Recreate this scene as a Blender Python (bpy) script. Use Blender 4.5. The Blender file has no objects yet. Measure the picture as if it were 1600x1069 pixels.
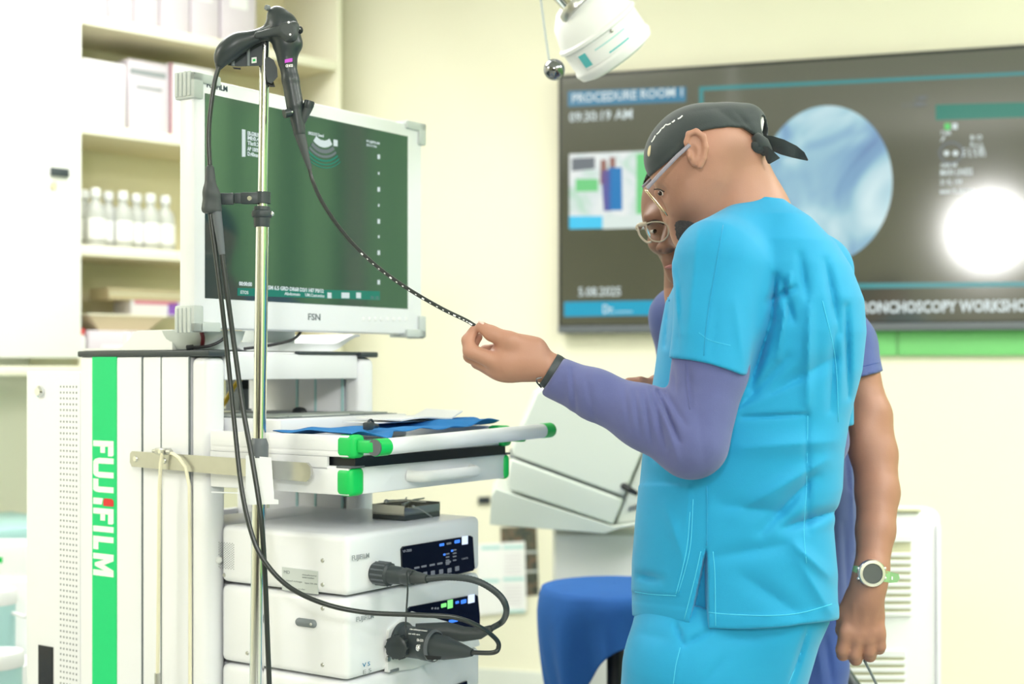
import bpy, bmesh, math, random
import numpy as np
from mathutils import Vector as V, Matrix as M

# ------------------------------------------------------------------ camera, light, exposure
F, YH, CZ = 2222.0, 572.0, 1.22
scn = bpy.context.scene
COL = scn.collection
cam_d = bpy.data.cameras.new('camera')
cam = bpy.data.objects.new('camera', cam_d); COL.objects.link(cam)
cam.location = (0, 0, CZ); cam.rotation_euler = (math.pi/2, 0, 0)
cam_d.sensor_width = 36; cam_d.lens = 36*F/1600
cam_d.shift_y = (YH-534.5)/1600
cam_d.dof.use_dof = True; cam_d.dof.focus_distance = 2.46; cam_d.dof.aperture_fstop = 2.6
cam_d.clip_start = 0.05
scn.camera = cam
w = bpy.data.worlds.new('world'); scn.world = w; w.use_nodes = True
w.node_tree.nodes['Background'].inputs[0].default_value = (0.9, 0.95, 1, 1)
w.node_tree.nodes['Background'].inputs[1].default_value = 1.0
scn.view_settings.view_transform = 'Standard'; scn.view_settings.look = 'None'
scn.view_settings.exposure = -0.05; scn.view_settings.gamma = 1
scn.view_settings.use_curve_mapping = False
LAMP_W = 46      # each ceiling panel
HEAD_W = 34      # surgical lamp head behind the photographer
CEIL_SPOTS = ((-3.3, 1.7, 'ceiling light panel left of the photographer'), (1.9, 0.9, 'ceiling light panel right of the photographer'), (2.4, 2.7, 'ceiling light panel by the green curtain'), (-0.9, 3.6, 'ceiling light panel above the cart'), (1.7, -1.3, 'ceiling light panel behind the photographer'))

def light_area(name, loc, size, power, rot=(0, 0, 0), parent=None, shape='RECTANGLE', col=(1, 0.99, 0.97)):
    d = bpy.data.lights.new(name, 'AREA'); d.shape = shape; d.size = size[0]
    if shape == 'RECTANGLE': d.size_y = size[1]
    d.energy = power; d.color = col
    o = bpy.data.objects.new(name, d); COL.objects.link(o)
    o.location = loc; o.rotation_euler = rot
    if parent: o.parent = parent
    return o

# ------------------------------------------------------------------ helpers
def W(px, py, Y):
    return V(((px-800)/F*Y, Y, CZ+(YH-py)/F*Y))
def srgb(r, g, b):
    f = lambda c: (c/255/12.92 if c/255 <= 0.04045 else ((c/255+0.055)/1.055)**2.4)
    return (f(r), f(g), f(b))

MATS = {}
def mat(name, col, rough=0.5, metal=0.0, spec=0.5, var=0.05, scale=12.0, bump=0.0, bscale=300.0, emit=None, es=1.0,
        alpha=1.0, trans=0.0, ior=1.45, coat=0.0, sss=0.0, sheen=0.0):
    m = bpy.data.materials.new(name); m.use_nodes = True
    nt = m.node_tree; b = nt.nodes['Principled BSDF']
    b.inputs['Roughness'].default_value = rough; b.inputs['Metallic'].default_value = metal
    b.inputs['Specular IOR Level'].default_value = spec; b.inputs['IOR'].default_value = ior
    b.inputs['Alpha'].default_value = alpha; b.inputs['Transmission Weight'].default_value = trans
    b.inputs['Coat Weight'].default_value = coat
    b.inputs['Sheen Weight'].default_value = sheen
    if sss:
        b.inputs['Subsurface Weight'].default_value = sss; b.inputs['Subsurface Scale'].default_value = 0.01
    tc = nt.nodes.new('ShaderNodeTexCoord')
    nz = nt.nodes.new('ShaderNodeTexNoise'); nz.inputs['Scale'].default_value = scale; nz.inputs['Detail'].default_value = 4
    nt.links.new(tc.outputs['Object'], nz.inputs['Vector'])
    mx = nt.nodes.new('ShaderNodeMix'); mx.data_type = 'RGBA'
    mx.inputs['A'].default_value = (*[max(0, c*(1-var)) for c in col], 1)
    mx.inputs['B'].default_value = (*[min(1, c*(1+var)) for c in col], 1)
    nt.links.new(nz.outputs['Fac'], mx.inputs['Factor'])
    nt.links.new(mx.outputs['Result'], b.inputs['Base Color'])
    if bump:
        n2 = nt.nodes.new('ShaderNodeTexNoise'); n2.inputs['Scale'].default_value = bscale; n2.inputs['Detail'].default_value = 3
        nt.links.new(tc.outputs['Object'], n2.inputs['Vector'])
        bp = nt.nodes.new('ShaderNodeBump'); bp.inputs['Strength'].default_value = bump; bp.inputs['Distance'].default_value = 0.002
        nt.links.new(n2.outputs['Fac'], bp.inputs['Height']); nt.links.new(bp.outputs['Normal'], b.inputs['Normal'])
    if emit:
        b.inputs['Emission Color'].default_value = (*emit, 1); b.inputs['Emission Strength'].default_value = es
    MATS[name] = m
    return m

class MB:
    """collects shapes of one mesh"""
    def __init__(s): s.v = []; s.f = []
    def add(s, vs, fs, m=None):
        n = len(s.v)
        s.v += [tuple(m @ V(p)) for p in vs] if m is not None else [tuple(p) for p in vs]
        s.f += [tuple(i+n for i in f) for f in fs]
        return s
    def box(s, lo, hi, bev=0.0, m=None, seg=2):
        lo = V(lo); hi = V(hi)
        if bev <= 0:
            x0, y0, z0 = lo; x1, y1, z1 = hi
            return s.add([(x0,y0,z0),(x1,y0,z0),(x1,y1,z0),(x0,y1,z0),(x0,y0,z1),(x1,y0,z1),(x1,y1,z1),(x0,y1,z1)],
                         [(3,2,1,0),(4,5,6,7),(0,1,5,4),(1,2,6,5),(2,3,7,6),(3,0,4,7)], m)
        bm = bmesh.new(); bmesh.ops.create_cube(bm, size=1)
        c = (lo+hi)/2; d = hi-lo
        for v in bm.verts: v.co = V((v.co.x*d.x, v.co.y*d.y, v.co.z*d.z))+c
        bmesh.ops.bevel(bm, geom=bm.edges[:], offset=bev, segments=seg, profile=0.5, affect='EDGES')
        bm.verts.index_update()
        vs = [v.co.copy() for v in bm.verts]; fs = [tuple(v.index for v in f.verts) for f in bm.faces]
        bm.free(); return s.add(vs, fs, m)
    def ring_loft(s, rings, cap0=True, cap1=True, m=None):
        n = len(rings[0]); vs = [p for r in rings for p in r]; fs = []
        for i in range(len(rings)-1):
            for j in range(n):
                a = i*n+j; b = i*n+(j+1) % n
                fs.append((a, b, b+n, a+n))
        if cap0: fs.append(tuple(reversed(range(n))))
        if cap1: fs.append(tuple(range((len(rings)-1)*n, len(rings)*n)))
        return s.add(vs, fs, m)
    def tube(s, pts, rad, seg=12, cap=True, sq=1.0, up=None, m=None):
        pts = [V(p) for p in pts]; n = len(pts)
        if not hasattr(rad, '__len__'): rad = [rad]*n
        rings = []; prev = None
        for i in range(n):
            t = (pts[min(i+1, n-1)]-pts[max(i-1, 0)]).normalized()
            if prev is None:
                a = V(up) if up else (V((0, 0, 1)) if abs(t.z) < 0.9 else V((1, 0, 0)))
            else: a = prev
            a = (a-t*a.dot(t)).normalized(); b = t.cross(a); prev = a
            r = rad[i]
            rings.append([pts[i]+(a*math.cos(2*math.pi*k/seg)*sq+b*math.sin(2*math.pi*k/seg))*r for k in range(seg)])
        return s.ring_loft(rings, cap, cap, m)
    def cyl(s, a, b, r0, r1=None, seg=24, m=None):
        return s.tube([a, b], [r0, r0 if r1 is None else r1], seg, m=m)
    def lathe(s, prof, seg=32, m=None, a0=0, a1=2*math.pi):
        # prof: (r, z) from bottom to top around +Z
        full = abs(a1-a0-2*math.pi) < 1e-6
        vs = []; fs = []; k = seg if full else seg+1
        for r, z in prof:
            for j in range(k):
                t = a0+(a1-a0)*j/seg; vs.append((max(r, 1e-5)*math.cos(t), max(r, 1e-5)*math.sin(t), z))
        for i in range(len(prof)-1):
            for j in range(k if full else k-1):
                a = i*k+j; b = i*k+(j+1) % k
                fs.append((a, b, b+k, a+k))
        return s.add(vs, fs, m)
    def sphere(s, c, r, seg=20, m=None):
        rr = r if hasattr(r, '__len__') else (r, r, r)
        vs = []; fs = []; nr = seg//2
        for i in range(nr+1):
            ph = math.pi*i/nr
            for j in range(seg):
                t = 2*math.pi*j/seg
                vs.append((c[0]+rr[0]*math.sin(ph)*math.cos(t)+(1e-6 if i in (0, nr) else 0), c[1]+rr[1]*math.sin(ph)*math.sin(t), c[2]-rr[2]*math.cos(ph)))
        for i in range(nr):
            for j in range(seg):
                a = i*seg+j; b = i*seg+(j+1) % seg
                fs.append((a, b, b+seg, a+seg))
        return s.add(vs, fs, m)
    def prism(s, poly, z0, z1, m=None):
        n = len(poly); vs = [(x, y, z0) for x, y in poly]+[(x, y, z1) for x, y in poly]
        fs = [tuple(reversed(range(n))), tuple(range(n, 2*n))]
        for i in range(n):
            j = (i+1) % n; fs.append((i, j, j+n, i+n))
        return s.add(vs, fs, m)

def mesh_obj(name, me, material, parent=None, smooth=True, ang=40):
    if smooth:
        me.polygons.foreach_set('use_smooth', [True]*len(me.polygons))
        if ang: me.set_sharp_from_angle(angle=math.radians(ang))
    me.materials.append(material)
    o = bpy.data.objects.new(name, me); COL.objects.link(o)
    if parent is not None:
        o.parent = parent
    return o
def part(name, mb, material, parent=None, smooth=True, ang=40, world=False, label=None):
    """mesh object; world=True: coordinates are world ones although it has a parent"""
    me = bpy.data.meshes.new(name); me.from_pydata(mb.v, [], mb.f); me.update()
    bm = bmesh.new(); bm.from_mesh(me); bmesh.ops.recalc_face_normals(bm, faces=bm.faces); bm.to_mesh(me); bm.free()
    o = mesh_obj(name, me, material, parent, smooth, ang)
    if world and parent is not None: o.matrix_parent_inverse = wm(parent).inverted()
    if label: o['label'] = label
    return o
def wm(o):
    m = o.matrix_basis.copy()
    return m if o.parent is None else wm(o.parent) @ o.matrix_parent_inverse @ m
def tag(o, label, cat, group=None, kind=None):
    o['label'] = label; o['category'] = cat
    if group: o['group'] = group
    if kind: o['kind'] = kind
    return o
def thing(name, label, cat, loc=(0, 0, 0), rz=0.0, group=None):
    o = bpy.data.objects.new(name, None); COL.objects.link(o); o.empty_display_size = 0.05
    o.location = loc; o.rotation_euler = (0, 0, rz)
    return tag(o, label, cat, group)
def struct(o, label=None):
    o['kind'] = 'structure'
    if label: o['label'] = label
    return o
def frame(x, y, o):
    """matrix with columns x, y, x cross y and origin o"""
    x = V(x).normalized(); y = V(y).normalized(); z = x.cross(y)
    return M(((x.x, y.x, z.x, o[0]), (x.y, y.y, z.y, o[1]), (x.z, y.z, z.z, o[2]), (0, 0, 0, 1)))
def text(name, s, size, m, material, parent, bold=0.0, ext=0.0004, align='LEFT', width=None, space=1.0):
    c = bpy.data.curves.new('t', 'FONT'); c.body = s; c.size = size; c.extrude = ext; c.offset = bold
    c.align_x = align; c.resolution_u = 2; c.space_character = space
    o = bpy.data.objects.new('t', c); COL.objects.link(o)
    me = bpy.data.meshes.new_from_object(o)
    bpy.data.objects.remove(o); bpy.data.curves.remove(c)
    if width:
        xs = [v.co.x for v in me.vertices]; k = width/max(1e-6, max(xs)-min(xs))
        for v in me.vertices: v.co.x *= k
    me.transform(m); me.name = name
    o = mesh_obj(name, me, material, parent, False)
    return o
def spline(pts, n=12):
    """Catmull-Rom through the points (any tuple length)"""
    P = [np.array(p, float) for p in pts]; P = [2*P[0]-P[1]]+P+[2*P[-1]-P[-2]]; out = []
    for i in range(1, len(P)-2):
        for k in range(n):
            t = k/n
            out.append(0.5*((2*P[i])+(-P[i-1]+P[i+1])*t+(2*P[i-1]-5*P[i]+4*P[i+1]-P[i+2])*t*t+(-P[i-1]+3*P[i]-3*P[i+1]+P[i+2])*t**3))
    out.append(P[-2]); return out
def plane_hit(px, py, o, d):
    """ray through a pixel met with the vertical plane through o along horizontal d: (along, world z)"""
    a = np.array([[(px-800)/F, -d[0]], [1.0, -d[1]]]); t, s = np.linalg.solve(a, np.array([o[0], o[1]]))
    return float(s), float(CZ+(YH-py)/F*t), float(t)
def px_of(p):
    return 800+F*p[0]/p[1], YH-F*(p[2]-CZ)/p[1]

# signed distance modelling for bodies and clothes
def npv(p): return np.array(p, np.float32)
CH = [None]                       # centre and radius of the chunk in work: shapes far from it are not evaluated
def rc(P, a, b, ra, rb):
    a = npv(a); b = npv(b); ab = b-a
    if CH[0] is not None:
        c, R_ = CH[0]; t = min(1, max(0, float((c-a) @ ab)/max(1e-9, float(ab @ ab)))); e = float(np.linalg.norm(c-a-t*ab))-R_-max(ra, rb)
        if e > .07: return np.full(len(P), e, np.float32)
    t = np.clip(((P-a) @ ab)/max(1e-9, float(ab @ ab)), 0, 1)
    return np.linalg.norm(P-(a+t[:, None]*ab), axis=1)-(ra+t*(rb-ra))
def el(P, c, r, R=None):
    if CH[0] is not None:
        e = float(np.linalg.norm(CH[0][0]-npv(c)))-CH[0][1]-max(r)
        if e > .07: return np.full(len(P), e, np.float32)
    q = P-npv(c)
    if R is not None: q = q @ npv(R)          # R columns are the local axes
    r = npv(r); k0 = np.linalg.norm(q/r, axis=1); k1 = np.linalg.norm(q/(r*r), axis=1)
    return k0*(k0-1)/np.maximum(k1, 1e-6)
def smin(a, b, k):
    h = np.maximum(k-np.abs(a-b), 0)/k
    return np.minimum(a, b)-h*h*k*0.25
def smax(a, b, k): return -smin(-a, -b, k)
def chain(P, pts, k=.01):
    d = None
    for (a, ra), (b, rb) in zip(pts[:-1], pts[1:]):
        e = rc(P, a, b, ra, rb); d = e if d is None else smin(d, e, k)
    return d
def surf(f, px, py, y0=2.0, y1=3.2, n=400):
    ys = np.linspace(y0, y1, n); P = np.array([W(px, py, y) for y in ys], np.float32); d = f(P)
    i = int(np.argmax(d < 0))
    if d[i] >= 0 or i == 0: return None
    return W(px, py, float(ys[i-1]+(ys[i]-ys[i-1])*d[i-1]/(d[i-1]-d[i])))
def sdf_obj(name, f, lo, hi, h, material, parent, attr=None, blk=8, smooth_ang=None, lip=1.35):
    lo = np.array(lo, float); hi = np.array(hi, float)
    nb = np.ceil((hi-lo)/(h*blk)).astype(int)
    n = nb*blk
    bc = np.stack(np.meshgrid(*[lo[i]+(np.arange(nb[i])+0.5)*h*blk for i in range(3)], indexing='ij'), -1).reshape(-1, 3).astype(np.float32)
    dc = f(bc)
    act = np.abs(dc) < lip*h*(blk+1)*0.5*1.74+0.004
    vals = np.repeat(np.repeat(np.repeat(dc.reshape(nb), blk, 0), blk, 1), blk, 2).astype(np.float32)
    loc = np.stack(np.meshgrid(*[np.arange(blk)]*3, indexing='ij'), -1).reshape(-1, 3)
    ijk = np.stack(np.unravel_index(np.nonzero(act)[0], nb), -1)*blk
    key = ijk//(blk*3); order = np.lexsort((key[:, 2], key[:, 1], key[:, 0])); ijk = ijk[order]; key = key[order]
    cutp = np.nonzero(np.any(np.diff(key, axis=0) != 0, axis=1))[0]+1
    for part_ in np.split(ijk, cutp):
        if not len(part_): continue
        g = (part_[:, None, :]+loc[None]).reshape(-1, 3); Q = (lo+g*h).astype(np.float32)
        a_, b_ = Q.min(0), Q.max(0); CH[0] = ((a_+b_)/2, float(np.linalg.norm(b_-a_))/2)
        vals[g[:, 0], g[:, 1], g[:, 2]] = f(Q)
    CH[0] = None
    neg = vals < 0
    cs = np.zeros(tuple(np.array(vals.shape)-1), np.int8)
    for a in (0, 1):
        for b in (0, 1):
            for c in (0, 1):
                cs += neg[a:neg.shape[0]-1+a, b:neg.shape[1]-1+b, c:neg.shape[2]-1+c]
    cells = np.argwhere((cs > 0) & (cs < 8))
    idx = np.full(cs.shape, -1, np.int64); idx[tuple(cells.T)] = np.arange(len(cells))
    acc = np.zeros((len(cells), 3)); cnt = np.zeros(len(cells))
    corners = [(a, b, c) for a in (0, 1) for b in (0, 1) for c in (0, 1)]
    for c0 in corners:
        for ax in range(3):
            if c0[ax]: continue
            c1 = list(c0); c1[ax] = 1
            v0 = vals[tuple((cells+c0).T)]; v1 = vals[tuple((cells+c1).T)]
            x = (v0 < 0) != (v1 < 0)
            t = np.where(x, v0/np.where(x, v0-v1, 1), 0)
            p = np.array(c0, float)[None]+np.zeros((len(cells), 3)); p[:, ax] = t
            acc[x] += p[x]; cnt[x] += 1
    verts = lo+(cells+acc/np.maximum(cnt, 1)[:, None])*h
    faces = []
    for ax in range(3):
        sl0 = [slice(None)]*3; sl1 = [slice(None)]*3
        sl0[ax] = slice(0, -1); sl1[ax] = slice(1, None)
        a0 = neg[tuple(sl0)]; a1 = neg[tuple(sl1)]
        e = np.argwhere(a0 != a1)
        u, v = [(1, 2), (2, 0), (0, 1)][ax]
        ok = (e[:, u] > 0) & (e[:, v] > 0) & (e[:, u] < cs.shape[u]) & (e[:, v] < cs.shape[v])
        e = e[ok]
        def cell(du, dv):
            q = e.copy(); q[:, u] += du; q[:, v] += dv; return idx[tuple(q.T)]
        quad = np.stack([cell(-1, -1), cell(0, -1), cell(0, 0), cell(-1, 0)], 1)
        fl = ~a0[tuple(e.T)]
        quad[fl] = quad[fl][:, ::-1]
        faces.append(quad)
    faces = np.concatenate(faces); faces = faces[(faces >= 0).all(1)]
    me = bpy.data.meshes.new(name)
    me.vertices.add(len(verts)); me.vertices.foreach_set('co', verts.astype(np.float32).ravel())
    me.loops.add(len(faces)*4); me.loops.foreach_set('vertex_index', faces.astype(np.int32).ravel())
    me.polygons.add(len(faces)); me.polygons.foreach_set('loop_start', np.arange(0, len(faces)*4, 4, dtype=np.int32))
    me.update(calc_edges=True); me.validate()
    o = mesh_obj(name, me, material, parent, True, smooth_ang)
    if parent is not None: o.matrix_parent_inverse = wm(parent).inverted()
    if attr:
        at = me.color_attributes.new('tone', 'FLOAT_COLOR', 'POINT')
        co = np.zeros(len(me.vertices)*3, np.float32); me.vertices.foreach_get('co', co)
        k = attr(co.reshape(-1, 3)); buf = np.ones((len(k), 4), np.float32); buf[:, :3] = k
        at.data.foreach_set('color', buf.ravel())
    return o

# ------------------------------------------------------------------ materials
mat('wall', srgb(240, 237, 216), 0.75, var=0.03, scale=1.5, bump=0.05, bscale=120)
mat('wall_side', srgb(232, 228, 200), 0.75, var=0.03, scale=1.5)
mat('ceiling', srgb(245, 244, 238), 0.9, var=0.01)
mat('floor', srgb(176, 178, 172), 0.35, var=0.08, scale=6)
mat('cream', srgb(240, 238, 216), 0.45, var=0.02, scale=3)
mat('cream_in', srgb(232, 224, 190), 0.6, var=0.04, scale=3)
mat('door_white', srgb(246, 247, 242), 0.35, var=0.01)
mat('white', srgb(238, 240, 244), 0.32, var=0.012, scale=5)
mat('white_soft', srgb(236, 238, 238), 0.5, var=0.02)
mat('off_white', srgb(226, 230, 224), 0.45, var=0.02)
mat('pale_grey', srgb(198, 205, 203), 0.5, var=0.03)
mat('grey', srgb(120, 128, 132), 0.5, var=0.04)
mat('mid_grey', srgb(96, 102, 108), 0.45, var=0.05)
mat('dark_grey', srgb(58, 66, 70), 0.42, var=0.06, bump=0.06, bscale=900)
mat('scope_black', srgb(46, 54, 58), 0.36, var=0.05, spec=0.6)
mat('scope_rubber', srgb(66, 72, 74), 0.5, var=0.05)
mat('cord', srgb(44, 49, 50), 0.28, var=0.05, spec=0.6)
mat('black', srgb(24, 28, 32), 0.4, var=0.05)
mat('black_gloss', srgb(14, 20, 34), 0.12, var=0.03)
mat('chrome', (0.78, 0.79, 0.8), 0.12, 1.0, var=0.01)
mat('steel', (0.55, 0.55, 0.53), 0.3, 1.0, var=0.06, scale=40)
mat('dark_chrome', (0.25, 0.26, 0.28), 0.1, 1.0, var=0.02)
mat('green', srgb(0, 210, 124), 0.42, var=0.02)
mat('green_cap', srgb(20, 196, 92), 0.4, var=0.03)
mat('letter_white', srgb(250, 250, 250), 0.4, var=0.0)
mat('red', srgb(225, 45, 50), 0.4, var=0.02)
mat('magenta', srgb(205, 80, 215), 0.4, var=0.02)
mat('navy_print', srgb(40, 62, 78), 0.5, var=0.0)
mat('print_grey', srgb(150, 156, 160), 0.5, var=0.0)
mat('drape_blue', srgb(44, 128, 200), 0.85, var=0.08, scale=40, bump=0.2, bscale=250)
mat('paper', srgb(244, 245, 246), 0.7, var=0.01)
mat('carton', srgb(232, 230, 234), 0.6, var=0.03)
mat('carton_lilac', srgb(216, 208, 218), 0.6, var=0.03)
mat('carton_brown', srgb(178, 158, 128), 0.7, var=0.05)
mat('maroon', srgb(150, 62, 88), 0.6, var=0.03)
mat('purple', srgb(142, 92, 190), 0.6, var=0.03)
mat('pink', srgb(222, 140, 160), 0.6, var=0.03)
mat('beige', srgb(214, 200, 164), 0.6, var=0.03)
mat('bottle', srgb(236, 240, 240), 0.2, var=0.02, trans=0.55, ior=1.3)
mat('label_paper', srgb(240, 242, 242), 0.6, var=0.04)
mat('hose_cream', srgb(236, 232, 205), 0.4, var=0.03)
mat('yellow_cable', srgb(226, 190, 50), 0.45, var=0.04)
mat('cable_black', srgb(30, 30, 34), 0.45, var=0.04)
mat('cable_red', srgb(96, 28, 36), 0.45, var=0.04)
mat('teal', srgb(96, 196, 200), 0.45, var=0.03)
mat('teal_pale', srgb(180, 222, 222), 0.45, var=0.03)
mat('machine', srgb(214, 221, 214), 0.5, var=0.02, scale=4)
mat('machine_dark', srgb(176, 184, 178), 0.5, var=0.02, scale=4)
mat('stool_blue', srgb(32, 94, 170), 0.8, var=0.12, scale=7, bump=0.25, bscale=60)
mat('slot_beige', srgb(206, 204, 172), 0.7, var=0.03)
mat('lime', srgb(120, 200, 122), 0.6, var=0.05, scale=5)
mat('lime_dark', srgb(92, 178, 96), 0.6, var=0.05, scale=5)
mat('curtain_green', srgb(140, 186, 122), 0.85, var=0.08, scale=4)
mat('wood_dark', srgb(70, 62, 52), 0.5, var=0.15, scale=8)
mat('keys', srgb(150, 158, 154), 0.5, var=0.04)
mat('keys_pale', srgb(188, 194, 190), 0.5, var=0.04)
mat('lens', (0.9, 0.95, 0.95), 0.02, var=0, trans=1.0, ior=1.15)
mat('lamp_glow', (1, 1, 1), 0.5, emit=(1, 0.98, 0.94), es=9.0, var=0)
mat('panel_glow', (1, 1, 1), 0.5, emit=(1, 0.98, 0.94), es=5.0, var=0)
mat('watch_band', srgb(140, 184, 132), 0.6, var=0.05)
mat('silver', (0.82, 0.83, 0.82), 0.28, 1.0, var=0.02)
mat('watch_glass', srgb(88, 92, 92), 0.15, var=0.05)
def emit_mat(name, rgb, s=1.0):
    m = mat(name, (0.01, 0.01, 0.01), 0.25, var=0, emit=srgb(*rgb), es=s)
    return m
emit_mat('px_white', (225, 240, 240), 0.9)
emit_mat('px_blue', (52, 140, 180), 0.75)
emit_mat('px_cyan', (10, 176, 216), 0.85)
emit_mat('px_teal', (70, 180, 185), 0.6)
emit_mat('px_green', (90, 220, 110), 0.9)
emit_mat('px_led_blue', (60, 130, 255), 1.4)
emit_mat('px_led_white', (215, 232, 255), 1.3)
emit_mat('px_led_green', (130, 235, 130), 1.3)
emit_mat('px_dim', (150, 160, 170), 0.5)
emit_mat('px_bar_green', (20, 130, 112), 0.9)
emit_mat('px_photo_white', (228, 242, 236), 0.95)
emit_mat('px_photo_green', (120, 220, 140), 0.9)
emit_mat('px_photo_skin', (170, 120, 110), 0.8)
emit_mat('px_photo_blue', (20, 130, 200), 0.9)
emit_mat('px_photo_violet', (96, 96, 170), 0.9)
emit_mat('px_photo_cyan', (70, 205, 245), 1.0)

def screen_mat(name, base, rough, ior, e, es):
    m = mat(name, base, rough, var=0.0, ior=ior, emit=e, es=es); return m
screen_mat('tv_glass', (0.012, 0.013, 0.014), 0.10, 2.1, srgb(72, 74, 58), 0.75)  # emission partly paints in the reflection of ceiling and wall
screen_mat('monitor_glass', (0.010, 0.016, 0.016), 0.07, 2.1, srgb(40, 66, 64), 0.8)

def ramp_emit(name, stops, scale, strength, dist=1.2):
    """mottled picture on a screen: noise through a colour ramp, emitted"""
    m = mat(name, (0.01, 0.01, 0.01), 0.12, var=0, ior=1.8); nt = m.node_tree; b = nt.nodes['Principled BSDF']
    tc = nt.nodes.new('ShaderNodeTexCoord'); nz = nt.nodes.new('ShaderNodeTexNoise')
    nz.inputs['Scale'].default_value = scale; nz.inputs['Detail'].default_value = 2; nz.inputs['Distortion'].default_value = dist
    nt.links.new(tc.outputs['Object'], nz.inputs['Vector'])
    r = nt.nodes.new('ShaderNodeValToRGB')
    while len(r.color_ramp.elements) < len(stops): r.color_ramp.elements.new(0.5)
    for e, (p, c) in zip(r.color_ramp.elements, stops): e.position = p; e.color = (*srgb(*c), 1)
    nt.links.new(nz.outputs['Fac'], r.inputs['Fac']); nt.links.new(r.outputs['Color'], b.inputs['Emission Color'])
    b.inputs['Emission Strength'].default_value = strength
    return m
ramp_emit('scope_view', [(0.25, (95, 130, 180)), (0.42, (125, 170, 205)), (0.55, (160, 205, 220)), (0.72, (215, 240, 245))], 3.2, 0.95)
ramp_emit('photo_inset', [(0.3, (200, 235, 215)), (0.5, (235, 245, 245)), (0.7, (250, 255, 252))], 9.0, 0.9)
ramp_emit('poster_dark', [(0.35, (40, 48, 42)), (0.5, (70, 74, 58)), (0.62, (110, 84, 64)), (0.75, (60, 100, 84))], 22.0, 0.12)
MATS['poster_dark'].node_tree.nodes['Principled BSDF'].inputs['Emission Strength'].default_value = 0
_nt = MATS['poster_dark'].node_tree
_nt.links.new(_nt.nodes['Color Ramp'].outputs['Color'], _nt.nodes['Principled BSDF'].inputs['Base Color'])

# ------------------------------------------------------------------ room
TVO = V((0.166, 5.12, 0)); TVD = V((0.9506, -0.3105, 0)); TVN = V((-0.3105, -0.9506, 0))   # TV plane: origin, along, towards the room
WO = TVO-TVN*0.06                                                                     # face of the wall behind it
CABO = V((-1.37, 4.5, 0)); CD = V((math.sqrt(.5), math.sqrt(.5), 0)); CN = V((-math.sqrt(.5), math.sqrt(.5), 0))
LWO = CABO+CN*0.36
def meet(o1, d1, o2, d2):
    t, s = np.linalg.solve(np.array([[d1[0], -d2[0]], [d1[1], -d2[1]]]), np.array([o2[0]-o1[0], o2[1]-o1[1]]))
    return V(o1)+V(d1)*float(t)
cornerBL = meet(WO, TVD, LWO, CD)
cornerBR = meet(WO, TVD, V((3.4, 0, 0)), V((0, 1, 0)))
cornerLL = meet(LWO, CD, V((-4, 0, 0)), V((0, 1, 0)))
HC = 2.9
ring = [cornerLL, cornerBL, cornerBR, V((3.4, -2.6, 0)), V((-4, -2.6, 0))]
def wall_seg(name, a, b, m, z0=0, z1=HC, th=0.1):
    d = (b-a).normalized(); n = V((-d.y, d.x, 0))            # outward: the ring runs clockwise
    mb = MB(); p = [a, b, b+n*th, a+n*th]
    mb.add([(q.x, q.y, z0) for q in p]+[(q.x, q.y, z1) for q in p],
           [(3,2,1,0),(4,5,6,7),(0,1,5,4),(1,2,6,5),(2,3,7,6),(3,0,4,7)])
    return struct(part(name, mb, MATS[m], smooth=False))
for nm, i, m in (('wall_left', 0, 'wall'), ('wall_back', 1, 'wall'), ('wall_right', 2, 'wall_side'), ('wall_rear', 3, 'wall_side'), ('wall_side', 4, 'wall_side')):
    wall_seg(nm, ring[i], ring[(i+1) % 5], m)
for nm, z0, z1, m in (('floor', -0.1, 0, 'floor'), ('ceiling', HC, HC+0.1, 'ceiling')):
    mb = MB(); mb.prism([(p.x, p.y) for p in reversed(ring)], z0, z1); struct(part(nm, mb, MATS[m], smooth=False))
for nm, i in (('baseboard_left', 0), ('baseboard_back', 1)):
    a, b = ring[i], ring[i+1]; d = (b-a).normalized(); n = V((d.y, -d.x, 0)); mb = MB()
    p = [a, b, b+n*0.015, a+n*0.015]
    mb.add([(q.x, q.y, 0) for q in p]+[(q.x, q.y, 0.1) for q in p], [(3,2,1,0),(4,5,6,7),(0,1,5,4),(1,2,6,5),(2,3,7,6),(3,0,4,7)])
    struct(part(nm, mb, MATS['off_white'], smooth=False))

# ceiling light panels: housing, diffuser, and the lamp's own light
for x, y, lb in CEIL_SPOTS:
    t = thing('ceiling_light', lb, 'ceiling light', (x, y, HC), group='ceiling light panels')
    mb = MB()
    for lo, hi in (((-.62, -.62, -.05), (.62, -.58, 0)), ((-.62, .58, -.05), (.62, .62, 0)), ((-.62, -.58, -.05), (-.58, .58, 0)), ((.58, -.58, -.05), (.62, .58, 0))):
        mb.box(lo, hi)
    part('frame', mb, MATS['white_soft'], t)
    mb = MB(); mb.box((-.58, -.58, -.03), (.58, .58, -.02)); part('diffuser', mb, MATS['panel_glow'], t)
    light_area('panel_light', (0, 0, -0.06), (1.1, 1.1), LAMP_W*(.6 if 'cart' in lb else 1), parent=t)

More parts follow.
